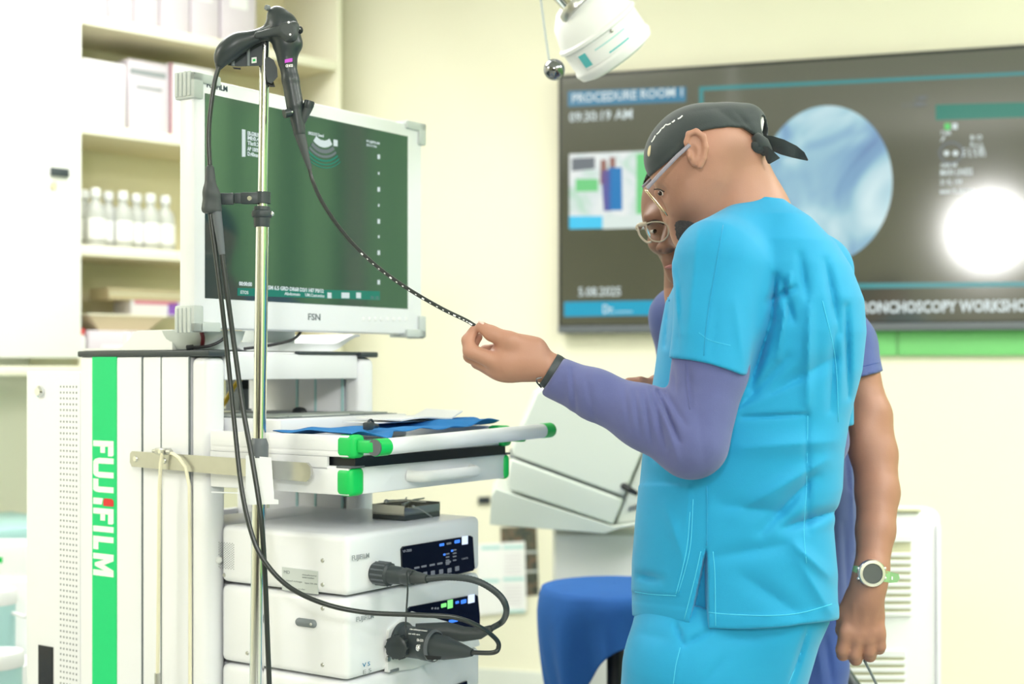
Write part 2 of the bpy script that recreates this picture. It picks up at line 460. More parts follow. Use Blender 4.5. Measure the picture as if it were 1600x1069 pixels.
# surgical lamp behind the photographer: its glare shows in the wall screen
t = thing('surgical_lamp', 'round white surgical lamp head reflected as a glare in the wall screen', 'lamp', (-0.24, -1.0, 2.2))
ax = (V((1.6, 4.7, 1.67))-V((-0.24, -1.0, 2.2))).normalized()
mrot = ax.to_track_quat('Z', 'Y').to_matrix().to_4x4()
mb = MB(); mb.lathe([(0.0, -0.12), (0.10, -0.115), (0.18, -0.06), (0.22, 0), (0.216, 0.015), (0.20, 0.015), (0.20, 0.0)], 40, m=mrot)
part('lamp_head', mb, MATS['white'], t)
mb = MB(); mb.lathe([(0.0, 0.002), (0.20, 0.002)], 40, m=mrot); part('lamp_glass', mb, MATS['lamp_glow'], t)
mb = MB(); mb.tube([V((0, -0.1, 0.03)), V((0, -0.3, 0.1)), V((0, -0.45, 0.35)), V((0, -0.45, 0.7))], 0.025); part('arm', mb, MATS['white'], t)
light_area('lamp_light', tuple(ax*0.03), (0.38, 0.38), HEAD_W, (-ax).to_track_quat('Z', 'Y').to_euler(), t, 'DISK')

# green curtain along the right wall (mirrored in the cart monitor)
mb = MB(); n = 140; vs = []; fs = []
for i in range(n+1):
    y = -1.2+5.1*i/n; x = 3.3+0.035*math.sin(i*0.9)+0.012*math.sin(i*2.3)
    vs += [(x, y, 0.05), (x, y, 2.45), (x+0.006, y, 0.05), (x+0.006, y, 2.45)]
for i in range(n):
    a = i*4; fs += [(a, a+4, a+5, a+1), (a+2, a+3, a+7, a+6), (a+1, a+5, a+7, a+3), (a, a+2, a+6, a+4)]
mb.add(vs, fs); c = part('curtain', mb, MATS['curtain_green'])
tag(c, 'green pleated curtain mirrored in the cart monitor', 'curtain')
mb = MB(); mb.cyl((3.3, -1.3, 2.47), (3.3, 3.95, 2.47), 0.015)
rod = part('rod', mb, MATS['steel'], c)
for y in (-1.25, 1.3, 3.9):
    mb = MB(); mb.box((3.3, y-.01, 2.46), (3.4, y+.01, 2.48)); part('bracket', mb, MATS['steel'], c)
mb = MB(); n = 44; vs = []; fs = []  # unseen curtain, added so the cart monitor mirrors green
for i in range(n+1):
    p = WO+TVD*(1.95+1.42*i/n)+TVN*(0.08+0.03*math.sin(i*0.9)+0.01*math.sin(i*2.3)); k = p+TVN*.006
    vs += [(p.x, p.y, 0.05), (p.x, p.y, 2.45), (k.x, k.y, 0.05), (k.x, k.y, 2.45)]
for i in range(n):
    a = i*4; fs += [(a, a+4, a+5, a+1), (a+2, a+3, a+7, a+6), (a+1, a+5, a+7, a+3), (a, a+2, a+6, a+4)]
mb.add(vs, fs); c = part('curtain', mb, MATS['curtain_green'])
tag(c, 'unseen green curtain added right of the large screen for the monitor reflection', 'curtain')
mb = MB(); mb.cyl(WO+TVD*1.93+TVN*.08+V((0, 0, 2.47)), WO+TVD*3.38+TVN*.08+V((0, 0, 2.47)), 0.015); part('rod', mb, MATS['steel'], c)
# dark cupboard against the rear wall (dark lower band of the screen's reflection)
t = thing('cupboard', 'low dark wooden cupboard mirrored in the wall screen', 'cupboard', (-0.6, -2.35, 0))
mb = MB(); mb.box((-1.6, -.22, 0.08), (1.6, .22, 1.5)); part('body', mb, MATS['wood_dark'], t)
for i in range(4):
    mb = MB(); mb.box((-1.58+i*.8, .22, .12), (-.82+i*.8, .24, 1.46), .004); d = part('door', mb, MATS['wood_dark'], t)
    mb = MB(); mb.box((-.9+i*.8, .24, .8), (-.88+i*.8, .265, .95)); part('handle', mb, MATS['steel'], d)

# ------------------------------------------------------------------ wall screen
t = thing('wall_screen', 'large black wall mounted screen showing a procedure room view', 'television', TVO, math.atan2(TVD.y, TVD.x))
def tv(px, py):
    a, z, _ = plane_hit(px, py, TVO, TVD); return a, z
TVW, Z0, Z1 = 1.66, 1.338, 2.268
mb = MB(); mb.box((0, 0.0, Z0), (TVW, 0.05, Z1), 0.004); part('housing', mb, MATS['black'], t)
mb = MB(); mb.box((0.012, -0.003, Z0+.03), (TVW-.012, 0.001, Z1-.012)); scr = part('screen', mb, MATS['tv_glass'], t)
mb = MB(); mb.box((0.0, -0.005, Z0), (TVW, 0.001, Z0+.026), .002); part('bezel', mb, MATS['mid_grey'], t)
mb = MB(); mb.box((.5, .05, 1.6), (1.1, .058, 2.0)); part('bracket', mb, MATS['steel'], t)
def tv_rect(name, x0, y0, x1, y1, m, d=0.0045, parent=None, quad=None):
    q = quad or [(x0, y1), (x1, y1), (x1, y0), (x0, y0)]
    pts = [tv(*p) for p in q]; mb = MB()
    mb.add([(a, -d, z) for a, z in pts]+[(a, -0.002, z) for a, z in pts], [(0,1,2,3),(7,6,5,4),(0,4,5,1),(1,5,6,2),(2,6,7,3),(3,7,4,0)])
    return part(name, mb, MATS[m], parent or scr, False)
def tv_text(s, px, py, hpx, m='px_white', bold=0.0006, wpx=None, par=None):
    a, z = tv(px, py); a2, z2 = tv(px, py-hpx); wd = None
    if wpx: wd = tv(px+wpx, py)[0]-a
    o = text('screen_text', s, (z2-z)/0.72, frame((1, 0, 0), (0, 0, 1), (a, -0.0065, z)), MATS[m], par or scr, bold, 0.0005, width=wd)
    return o
def tvh(px0, py0, px1, py1): return [(px0, py0+(0)), (px1, py1)]
bn = tv_rect('banner', 0, 0, 0, 0, 'px_blue', quad=[(888, 167), (1072, 159), (1072, 136), (888, 143)])
tv_text('PROCEDURE ROOM 1', 894, 161, 14, wpx=172, par=bn)
tv_text('09:30:19 AM', 890, 191, 15, wpx=98)
ins = tv_rect('inset_picture', 0, 0, 0, 0, 'photo_inset', quad=[(890, 358), (1035, 355), (1035, 235), (890, 241)])
for nm, q, m in (('picture_patch', [(890, 358), (942, 357), (942, 338), (890, 338)], 'px_photo_cyan'),
                 ('picture_patch', [(995, 335), (1035, 334), (1035, 238), (995, 241)], 'px_photo_green'),
                 ('picture_patch', [(900, 300), (935, 299), (935, 280), (900, 280)], 'px_photo_green'),
                 ('picture_patch', [(894, 268), (930, 264), (930, 246), (894, 248)], 'px_dim'),
                 ('picture_figure', [(944, 330), (955, 330), (955, 264), (940, 268)], 'px_photo_violet'),
                 ('picture_figure', [(951, 329), (973, 329), (972, 262), (952, 262)], 'px_photo_blue'),
                 ('picture_figure', [(938, 288), (950, 288), (948, 250), (939, 250)], 'px_photo_skin'),
                 ('picture_figure', [(953, 262), (962, 262), (962, 246), (953, 246)], 'px_photo_skin'),
                 ('picture_patch', [(942, 358), (1035, 355), (1035, 336), (942, 338)], 'px_photo_white')):
    tv_rect(nm, 0, 0, 0, 0, m, 0.0056, ins, quad=q)
tv_text('5.08.2025', 904, 463, 14, wpx=66)
b2 = tv_rect('name_bar', 0, 0, 0, 0, 'px_cyan', quad=[(882, 495), (1060, 492), (1060, 469), (882, 472)])
tv_text('Dr.', 942, 490, 14, wpx=18, par=b2); tv_text('_____', 963, 486, 10, wpx=26, par=b2)
tv_rect('screen_line', 0, 0, 0, 0, 'px_teal', quad=[(1093, 142), (1612, 117), (1612, 112), (1093, 136)])
tv_rect('screen_line', 0, 0, 0, 0, 'px_teal', quad=[(1093, 230), (1099, 230), (1099, 137), (1093, 137)])
tv_rect('screen_line', 0, 0, 0, 0, 'px_teal', quad=[(1240, 452), (1612, 448), (1612, 440), (1240, 444)])
tv_rect('screen_panel', 0, 0, 0, 0, 'px_bar_green', 0.004, quad=[(1462, 188), (1612, 183), (1612, 160), (1462, 164)])
# round endoscope picture
ca, cz = tv(1290, 288); ra = (tv(1393, 288)[0]-tv(1187, 288)[0])/2; rz = (tv(1290, 165)[1]-tv(1290, 410)[1])/2
mb = MB(); mb.prism([(ra*math.cos(2*math.pi*k/72), rz*math.sin(2*math.pi*k/72)) for k in range(72)], 0, 0.0035, m=frame((1, 0, 0), (0, 0, 1), (ca, -0.002, cz)))
part('endoscope_view', mb, MATS['scope_view'], scr)
tv_text('1.SMP', 1428, 157, 6, 'px_dim', 0.0004); tv_text('I. 1 SMR1', 1411, 168, 7, 'px_dim', 0.0004)
tv_rect('screen_mark', 1476, 193, 1485, 203, 'px_green'); tv_rect('screen_mark', 1488, 193, 1496, 202, 'px_white')
for s, x, y, h, wd in (('7 NR', 1470, 212, 7, 16), ('/', 1470, 221, 7, 8), ('B O', 1516, 219, 7, 18), ('R L L', 1516, 230, 7, 20), ('C L 2 3R', 1503, 239, 7, 36),
                       ('F- L 2 R1', 1503, 246, 7, 36), ('NAR AR', 1470, 262, 6, 26), ('MAIN LINESS', 1469, 275, 10, 50), ('21 fL 144', 1469, 289, 8, 34), ('MAIN TL 231T 001', 1469, 303, 6, 54)):
    tv_text(s, x, y, h, 'px_white', 0.0005, wd)
for x in (1479, 1493):
    a, z = tv(x, 240); mb = MB(); mb.lathe([(0.0, 0), (0.009, 0), (0.009, .003), (0, .003)], 16, m=frame((1, 0, 0), (0, 0, 1), (a, -0.0055, z))); part('screen_mark', mb, MATS['px_white'], scr)
a, z = tv(1486, 239)
mb = MB(); mb.tube([(a+.036*math.cos(k*math.pi/16), -0.005, z+.034*math.sin(k*math.pi/16)) for k in range(33)], 0.003, 6); part('screen_mark', mb, MATS['px_dim'], scr)
# the title line, its start hidden by the people in front
a0, z0 = tv(1344, 489); a1, _ = tv(1604, 487)
o = text('screen_title', 'RONCHOSCOPY WORKSHO', 0.052, frame((1, 0, 0), (0, 0, 1), (a0, -0.0065, z0)), MATS['px_white'], scr, 0.0018, 0.0005, width=a1-a0)
o = text('screen_title', 'B', 0.052, frame((1, 0, 0), (0, 0, 1), (a0-0.04, -0.0065, z0)), MATS['px_white'], scr, 0.0018, 0.0005)

# green strip under the screen
def wallp(px, py, off=0.0):
    o = WO+TVN*off; a, z, _ = plane_hit(px, py, o, TVD); return o+TVD*a+V((0, 0, z))
t = thing('green_strip', 'bright green strip on the wall under the large screen', 'wall strip', (TVO.x+TVD.x*.6, TVO.y+TVD.y*.6, 1.2))
P = [plane_hit(x, y, WO, TVD)[:2] for x, y in ((1345, 556), (1640, 554), (1640, 512), (1345, 519))]
mid = (P[0][0]*.75+P[1][0]*.25)
fr = frame(TVD, (0, 0, 1), WO)
for i, (x0, x1) in enumerate(((P[0][0]-.15, P[0][0]+.12), (P[0][0]+.123, P[1][0]))):
    mb = MB(); mb.box((x0, P[0][1], 0.001), (x1, P[2][1], 0.022), 0.003, m=fr); part('panel', mb, MATS['lime'], t, world=True)
mb = MB(); mb.box((P[0][0]-.15, P[2][1]-.012, 0.022), (P[1][0], P[2][1], 0.03), 0.002, m=fr); part('top_edge', mb, MATS['lime_dark'], t, world=True)

# ------------------------------------------------------------------ shelf cupboard on the left
cab = thing('shelf_cupboard', 'cream wall cupboard with open shelves and a white door', 'cupboard', CABO, math.pi/4)
ZB, S1, S2, S3, ZT = 1.25, 1.603, 1.99, 2.338, 2.75
def cabx(px, ly=0.0):
    a, z, t_ = plane_hit(px, 500, CABO+CN*ly, CD); return a
def cabz(px, py, ly=0.0): return plane_hit(px, py, CABO+CN*ly, CD)[1]
XE = 1.05
mb = MB(); mb.box((-0.9, .335, ZB), (XE, .355, ZT)); part('back_panel', mb, MATS['cream_in'], cab, False)
for x in (-0.9, -0.02, XE-.02):
    mb = MB(); mb.box((x, 0, ZB), (x+.02, .335, ZT), .002); part('side_panel', mb, MATS['cream'], cab)
for z in (ZB, S1, S2, S3, ZT-.02):
    mb = MB(); mb.box((0, .012, z-.03), (XE-.02, .335, z)); sh = part('shelf', mb, MATS['cream_in'], cab, False)
    mb = MB(); mb.box((0, 0, z-.032), (XE-.02, .012, z+.002), .003); part('edge_strip', mb, MATS['cream'], sh)
dr = MB(); dr.box((-.9, -.02, ZB-.005), (-.002, 0, ZT), .004); dr = part('door', dr, MATS['door_white'], cab)
x = cabx(92, -.02); z = cabz(92, 270, -.02)
mb = MB(); mb.box((x-.03, -.032, z-.012), (x+.03, -.02, z+.014), .002); part('lock', mb, MATS['dark_grey'], dr)
x = cabx(83, -.02); z = cabz(83, 290, -.02)
mb = MB(); mb.lathe([(0, 0), (.012, 0), (.012, .006), (0, .006)], 16, m=frame((1, 0, 0), (0, 0, 1), (x, -.021, z))); part('key', mb, MATS['beige'], dr)
mb = MB(); mb.box((-.9, -.03, ZB-.06), (-.002, .03, ZB-.03), .004); part('bottom_rail', mb, MATS['cream'], cab)

def on_shelf(name, label, cat, px0, px1, z, h, depth, m, ly=0.06, group=None, rz=0.0, trims=()):
    x0, x1 = cabx(px0, ly), cabx(px1, ly)
    loc = CABO+CD*((x0+x1)/2)+CN*(ly+depth/2)+V((0, 0, z))
    t = thing(name, label, cat, loc, math.pi/4+rz, group)
    wd = (x1-x0); mb = MB(); mb.box((-wd/2, -depth/2, 0), (wd/2, depth/2, h), .003); part('body', mb, MATS[m], t)
    for nm, lo, hi, mm in trims:
        mb = MB(); mb.box((lo[0]*wd/2, -depth/2-.0015, lo[1]*h), (hi[0]*wd/2, -depth/2+.001, hi[1]*h)); part(nm, mb, MATS[mm], t, False)
    return t, wd
# file boxes on the top shelf
for i, (a, b) in enumerate(((124, 168), (171, 208), (211, 248), (251, 296), (299, 342), (346, 400))):
    on_shelf('file_box', ['grey white file box at the left end of the top shelf', 'second grey white file box on the top shelf', 'third grey white file box on the top shelf',
                          'fourth grey white file box on the top shelf', 'fifth grey white file box on the top shelf', 'grey white file box at the right end of the top shelf'][i],
             'file box', a, b, S3, .3, .25, 'carton_lilac', .05, 'file boxes on the top shelf', trims=(('spine_label', (-.5, .45), (.5, .75), 'label_paper'),))
on_shelf('carton', 'plain white carton at the left of the middle shelf', 'box', 129, 196, S2, .215, .2, 'carton', .03, 'cartons on the middle shelf',
         trims=(('print', (-.4, .78), (.5, .84), 'carton_lilac'), ('print', (-.2, .3), (.6, .33), 'carton_lilac')))
on_shelf('carton', 'lilac white carton with grey print lines beside the plain white carton', 'box', 200, 262, S2, .25, .2, 'carton_lilac', .08, 'cartons on the middle shelf',
         trims=(('print', (-.9, .8), (.9, .88), 'print_grey'), ('print', (-.6, .62), (.7, .66), 'print_grey')))
on_shelf('carton', 'white carton with a maroon edge partly behind the monitor', 'box', 265, 335, S2, .26, .22, 'carton', .08, 'cartons on the middle shelf',
         trims=(('edge_band', (-1, 0), (-.9, 1), 'maroon'), ('print', (-.5, .8), (.7, .86), 'print_grey')))
on_shelf('carton', 'brown cardboard box on the middle shelf behind the endoscope holder', 'box', 350, 392, S2, .17, .18, 'carton_brown', .08, 'cartons on the middle shelf', trims=(('tape', (-.15, 0), (.15, 1), 'beige'),))
on_shelf('carton', 'small white carton on the middle shelf beside the brown box', 'box', 396, 440, S2, .2, .18, 'carton', .05, 'cartons on the middle shelf', trims=(('print', (-.6, .6), (.6, .7), 'carton_lilac'),))
# bottles
bot = None
BOTS = [(131, .15, 'clear bottle at the left end of the bottle row'), (149, .08, 'second clear bottle from the left, taller with a rounded cap'), (169, .13, 'third clear bottle from the left in the shelf row'),
        (192, .09, 'clear bottle in the middle of the shelf row'), (213, .12, 'fifth clear bottle from the left in the shelf row'), (235, .09, 'sixth clear bottle from the left, beside the last one'), (258, .10, 'clear bottle nearest the monitor in the shelf row')]
for px, ly, lb in BOTS:
    loc = CABO+CD*cabx(px, ly)+CN*ly+V((0, 0, S1))
    t = thing('bottle', lb, 'bottle', loc, math.pi/4, 'clear bottles on the shelf')
    if bot is None:
        mb = MB(); mb.lathe([(0, 0), (.03, 0), (.033, .004), (.033, .115), (.028, .135), (.016, .15), (.014, .156), (.014, .17), (0, .17)], 20)
        b0 = part('body', mb, MATS['bottle'], t)
        mb = MB(); mb.lathe([(0, .166), (.017, .166), (.018, .17), (.018, .19), (.012, .196), (0, .196)], 16); b1 = part('cap', mb, MATS['white_soft'], t)
        mb = MB(); mb.lathe([(.0335, .03), (.0338, .03), (.0338, .095), (.0335, .095)], 20, a0=math.radians(200), a1=math.radians(330)); b2 = part('label', mb, MATS['label_paper'], t)
        bot = (b0, b1, b2)
    else:
        for b in bot: c = b.copy(); COL.objects.link(c); c.parent = t
# lower shelf
on_shelf('flat_box', 'wide lilac white box lying on the lowest shelf', 'box', 138, 330, ZB, .085, .24, 'carton_lilac', .03, trims=(('print', (-.8, .3), (.4, .45), 'carton'),))
t, wd = on_shelf('glove_box', 'white glove box with purple and pink print on the lowest shelf', 'box', 205, 300, ZB+.14, .05, .12, 'carton', .1,
         trims=(('print', (.2, .1), (.55, .9), 'purple'), ('print', (-.9, .75), (.5, 1), 'pink')))
on_shelf('paper_stack', 'beige stack of papers lying on top of the glove box', 'papers', 170, 300, ZB+.19, .04, .13, 'beige', .1, trims=(('sheet', (-1, .45), (1, .55), 'cream'),))
x0, x1 = cabx(140, .05), cabx(262, .05)
t = thing('beige_tray', 'shallow beige tray with sloping sides on the lowest shelf', 'tray', CABO+CD*((x0+x1)/2)+CN*.14+V((0, 0, ZB+.085)), math.pi/4)
wd = (x1-x0)/2; mb = MB()
mb.add([(-wd*.6, -.05, 0), (wd*.6, -.05, 0), (wd*.6, .05, 0), (-wd*.6, .05, 0), (-wd, -.08, .052), (wd, -.08, .052), (wd, .08, .052), (-wd, .08, .052)],
       [(3,2,1,0),(0,1,5,4),(1,2,6,5),(2,3,7,6),(3,0,4,7),(4,5,6,7)]); part('basin', mb, MATS['beige'], t, False)
mb = MB(); mb.tube([(-wd, -.08, .052), (wd, -.08, .052), (wd, .08, .052), (-wd, .08, .052), (-wd, -.08, .052)], .003, 8); part('rim', mb, MATS['cream'], t)
t = thing('small_bottle', 'small white bottle with a red cap on the lowest shelf', 'bottle', CABO+CD*cabx(129, .02)+CN*.035+V((0, 0, ZB)), 0)
mb = MB(); mb.lathe([(0, 0), (.016, 0), (.016, .06), (.011, .068), (.011, .072), (0, .072)], 16); part('body', mb, MATS['white_soft'], t)
mb = MB(); mb.lathe([(0, .07), (.0135, .07), (.0135, .09), (0, .09)], 16); part('cap', mb, MATS['red'], t)

# ------------------------------------------------------------------ things on the back wall, left of the people
def wall_sheet(name, label, cat, quad, m, off=0.0, th=0.003, parts=()):
    t = thing(name, label, cat, wallp(*quad[0], off))
    def sheet(nm, q, mm, o0, o1, par):
        a = [wallp(*p, o0) for p in q]; b = [wallp(*p, o1) for p in q]; mb = MB()
        mb.add(a+b, [(0,1,2,3),(7,6,5,4),(0,4,5,1),(1,5,6,2),(2,6,7,3),(3,7,4,0)]); return part(nm, mb, MATS[mm], par, False, world=True)
    s = sheet('sheet', quad, m, off, off+th, t)
    for nm, q, mm in parts: sheet(nm, q, mm, off+th, off+th+.0015, t)
    return t
wall_sheet('dark_poster', 'dark picture poster on the wall behind the white chart', 'poster', [(784, 935), (842, 930), (838, 822), (782, 824)], 'poster_dark', 0.0, .003,
           parts=[('divider', [(784, 866), (840, 864), (840, 861), (784, 863)], 'pale_grey'), ('divider', [(784, 897), (841, 894), (841, 891), (784, 894)], 'pale_grey')])
pr = [('header', [(752, 859), (782, 858), (782, 853), (752, 854)], 'teal_pale'), ('header', [(786, 858), (818, 857), (818, 852), (786, 853)], 'teal_pale'),
      ('header', [(786, 908), (819, 907), (819, 902), (786, 903)], 'teal_pale'), ('header', [(752, 911), (780, 910), (780, 905), (752, 906)], 'teal_pale'), ('header', [(786, 958), (820, 957), (820, 953), (786, 954)], 'teal_pale')]
for k in range(7):
    y = 866+k*5; pr.append(('text_line', [(788, y+1), (815, y+.5), (815, y-.5), (788, y)], 'carton_lilac'))
    y = 916+k*5; pr.append(('text_line', [(788, y+1), (815, y+.5), (815, y-.5), (788, y)], 'carton_lilac'))
wall_sheet('wall_chart', 'white paper chart with pale blue headings on the wall beside the cart', 'chart', [(745, 962), (823, 955), (820, 846), (745, 850)], 'paper', .008, .003, pr)
t = thing('wall_socket', 'small dark socket on the wall above the white chart', 'socket', wallp(757, 782))
mb = MB()
a = [wallp(*p, 0) for p in ((747, 788), (766, 787), (766, 776), (747, 777))]; b = [wallp(*p, .012) for p in ((747, 788), (766, 787), (766, 776), (747, 777))]
mb.add(a+b, [(0,1,2,3),(7,6,5,4),(0,4,5,1),(1,5,6,2),(2,6,7,3),(3,7,4,0)]); part('plate', mb, MATS['dark_grey'], t, False, world=True)
mb = MB(); mb.cyl(wallp(757, 782, .012), wallp(757, 782, .018), .008); part('plug', mb, MATS['black'], t, world=True)

# ------------------------------------------------------------------ endoscopy cart (local frame: x along its front, y to its back)
TH = math.atan2(.826, .563); Y0 = 2.45; CC = V(((545-800)/F*Y0, Y0, 0))
CX = V((math.cos(TH), math.sin(TH), 0)); CY = V((-math.sin(TH), math.cos(TH), 0))
def cw(x, y, z): return CC+CX*x+CY*y+V((0, 0, z))
OFF = {}
def cthing(name, label, cat, loc, group=None):
    t = thing(name, label, cat, cw(*loc), TH, group); OFF[t.name] = V(loc); return t
def cpart(name, mb, m, t, smooth=True, ang=40, root=None):
    o = OFF.get((root or t).name, V((0, 0, 0)))
    mb.v = [(p[0]-o.x, p[1]-o.y, p[2]-o.z) for p in mb.v]
    return part(name, mb, MATS[m], t, smooth, ang)
def ctext(name, s, size, m4, m, t, root=None, **k):
    o = OFF.get((root or t).name, V((0, 0, 0)))
    return text(name, s, size, M.Translation(-o) @ m4, MATS[m], t, **k)
def side_frame(y, z, x=-0.001): return frame((0, -1, 0), (0, 0, 1), (x, y, z))    # text on the cart's left flank
def front_frame(x, z, y): return frame((1, 0, 0), (0, 0, 1), (x, y, z))
def side_yz(px, py, lx=0.0):
    a, z, _ = plane_hit(px, py, CC+CX*lx, CY); return a, z
def front_xz(px, py, ly=0.0):
    a, z, _ = plane_hit(px, py, CC+CY*ly, CX); return a, z

K = cthing('endoscopy_cart', 'white endoscopy cart with a green lettered stripe on its flank', 'cart', (0, 0, 0))
ZTOP = 1.238
def column(x0, x1):
    mb = MB(); mb.box((x0, .524, .1), (x1, .707, ZTOP), .004); c = cpart('column', mb, 'white', K)
    mb = MB(); mb.box((x0, .395, .1), (x1, .523, ZTOP), .004); cpart('column_panel', mb, 'white', c, root=K)
    mb = MB(); mb.box((x0, .344, .1), (x1, .393, ZTOP), .016, seg=4); cpart('column_edge', mb, 'white', c, root=K)
    return c
colL = column(0, .05); colR = column(.435, .485)
for y in (.394, .470, .524):
    mb = MB(); mb.box((-.0008, y-.0012, .1), (.003, y+.0012, ZTOP)); cpart('seam', mb, 'grey', colL, False, root=K)
    mb = MB(); mb.box((.4335, y-.0025, .1), (.437, y+.0025, ZTOP)); cpart('slot', mb, 'teal_pale', colR, False, root=K)
for (x0, x1) in ((-.003, .053), (.432, .488)):
    mb = MB(); mb.box((x0, .338, ZTOP), (x1, .712, ZTOP+.012), .003); cpart('column_cap', mb, 'dark_grey', K)
mb = MB(); mb.box((.053, .36, ZTOP-.005), (.432, .705, ZTOP+.010), .003); cpart('top_plate', mb, 'white', K)
mb = MB(); mb.box((.05, .35, ZTOP-.045), (.435, .375, ZTOP+.006), .004); cpart('top_beam', mb, 'white', K)
mb = MB(); mb.box((.25, .345, ZTOP+.006), (.434, .36, ZTOP+.012), .002); cpart('beam_trim', mb, 'dark_grey', K)
mb = MB(); mb.box((.05, .69, .1), (.435, .705, .55), .003); cpart('rear_panel', mb, 'white', K)
# green stripe with lettering
mb = MB(); mb.box((-.0015, .596, .1), (.001, .668, ZTOP)); st = cpart('green_stripe', mb, 'green', K, False)
def letters(x0, t):
    """block letters of the flank: u runs down the stripe, v towards the front"""
    L = {'F': [((0, 0), (9, 0), (9, 1), (0, 1)), ((8, .74), (24, .74), (24, .93), (22, 1), (8, 1)), ((8, .36), (19, .36), (19, .58), (8, .58))],
         'U': [((0, .28), (2, .1), (6, 0), (9, 0), (9, 1), (0, 1)), ((8, 0), (23, 0), (23, .25), (8, .25)), ((22, 0), (25, 0), (29, .1), (31, .28), (31, 1), (22, 1))],
         'J': [((12, 0), (17, 0), (20, .1), (21, .28), (21, 1), (12, 1)), ((0, 0), (13, 0), (13, .25), (0, .25))],
         'I': [((0, 0), (9, 0), (9, 1), (0, 1))],
         'i': [((2, 0), (12, 0), (12, .42), (2, .48))],
         'L': [((0, 0), (9, 0), (9, 1), (0, 1)), ((8, 0), (21, 0), (21, .25), (8, .25))],
         'M': [((0, 0), (9, 0), (9, 1), (0, 1)), ((26, 0), (35, 0), (35, 1), (26, 1)), ((8, 1), (10, 1), (18, .5), (18, .08), (15, .08), (8, .62)), ((27, 1), (25, 1), (17, .5), (17, .08), (20, .08), (27, .62))]}
    k = .00126; v0, v1 = .664, .604
    def poly(ps, u0, nm, m):
        mb = MB()
        n = len(ps); vs = []
        for x in (-.0015, -.0024): vs += [(x, v0+(v1-v0)*v, 1.0725-k*(u0+u)) for u, v in ps]
        fs = [tuple(range(n)), tuple(reversed(range(n, 2*n)))]+[(i, (i+1) % n, n+(i+1) % n, n+i) for i in range(n)]
        mb.add(vs, fs); return mb
    for ch, u0 in (('F', 0), ('U', 27), ('J', 60), ('i', 88), ('F', 106), ('I', 134), ('L', 150), ('M', 177)):
        mb = MB()
        for ps in L[ch]: q = poly(ps, u0, 'letter', 0); mb.add(q.v, q.f)
        cpart('letter', mb, 'letter_white', t, False, root=K)
    mb = poly(((2, .56), (6, .5), (14, .5), (14, .98), (12, 1), (5, 1), (2, .9)), 88, '', 0); cpart('letter_mark', mb, 'red', t, False, root=K)
letters(0, st)
# perforated rear cover
mb = MB(); mb.box((.004, .712, .3), (.016, .882, 1.209), .003); pc = cpart('rear_cover', mb, 'white', K)
hb = MB()
for i in range(6):
    for j in range(58):
        y = .722+i*.0098; z = 1.178-j*.0118
        hb.add([(.0035, y-.0019, z-.0019), (.0035, y-.0019, z+.0019), (.0035, y+.0019, z+.0019), (.0035, y+.0019, z-.0019)], [(0, 1, 2, 3)])
h_ = cpart('perforation', hb, 'grey', pc, False, root=K); h_['kind'] = 'stuff'
y, z = side_yz(61, 612); mb = MB(); mb.lathe([(0, 0), (.012, 0), (.012, .006), (.008, .01), (0, .01)], 20, m=frame((0, -1, 0), (0, 0, 1), (.005, y, z))); cpart('cover_screw', mb, 'chrome', pc, root=K)
y0, z0 = side_yz(58, 1008); y1, _ = side_yz(81, 1008)
mb = MB(); mb.box((.002, y1, .45), (.005, y0, z0), .001); cpart('cover_slot', mb, 'black_gloss', pc, False, root=K)
mb = MB(); mb.box((.05, .707, .5), (.44, .72, .9)); cpart('rear_bracket', mb, 'white', K)
# base with castors
mb = MB(); mb.box((-.02, .02, .1), (.51, .80, .15), .012); bs = cpart('base', mb, 'white', K)
for x, y in ((.03, .08), (.46, .08), (.03, .74), (.46, .74)):
    mb = MB(); mb.cyl((x-.012, y, .04), (x+.012, y, .04), .04); mb.cyl((x, y, .04), (x, y, .1), .01); cpart('castor', mb, 'dark_grey', bs, root=K)
mb = MB(); mb.box((.02, .03, .40), (.465, .69, .42), .003); cpart('shelf', mb, 'white', K)
# upper tray, its green corners and push bar
mb = MB(); mb.box((0, 0, 1.062), (.483, .338, 1.076), .003); mb.box((.053, .33, 1.062), (.432, .62, 1.076))
for lo, hi in (((0, 0, 1.07), (.012, .338, 1.10)), ((.471, 0, 1.07), (.483, .338, 1.10)), ((.012, 0, 1.07), (.471, .012, 1.088))): mb.box(lo, hi, .002)
tr = cpart('tray', mb, 'white', K)
hx0, hz0 = front_xz(585, 700, -.05); hx1, hz1 = front_xz(860, 672, -.05)
for x in (-.001, .452):
    mb = MB(); mb.box((x, -.012, 1.060), (x+.033, .03, 1.1015), .009, seg=3); g = cpart('tray_corner', mb, 'green_cap', tr, root=K)
    mb = MB(); mb.box((x+.008, -.05, 1.070), (x+.026, -.008, 1.092), .004); cpart('bar_bracket', mb, 'green_cap', g, root=K)
ha, hb_ = V((hx0, -.05, hz0)), V((hx1, -.05, hz1)); hd = (hb_-ha).normalized()
mb = MB(); mb.cyl(ha+hd*.02, hb_-hd*.02, .0145); hbz = cpart('push_bar', mb, 'white', K)
for p, s in ((ha, 1), (hb_, -1)):
    mb = MB(); mb.cyl(p+hd*s*.002, p+hd*s*.032, .0152); cpart('bar_ring', mb, 'green_cap', hbz, root=K)
    mb = MB(); mb.cyl(p-hd*s*.001, p+hd*s*.003, .0142); cpart('bar_end', mb, 'mid_grey', hbz, root=K)
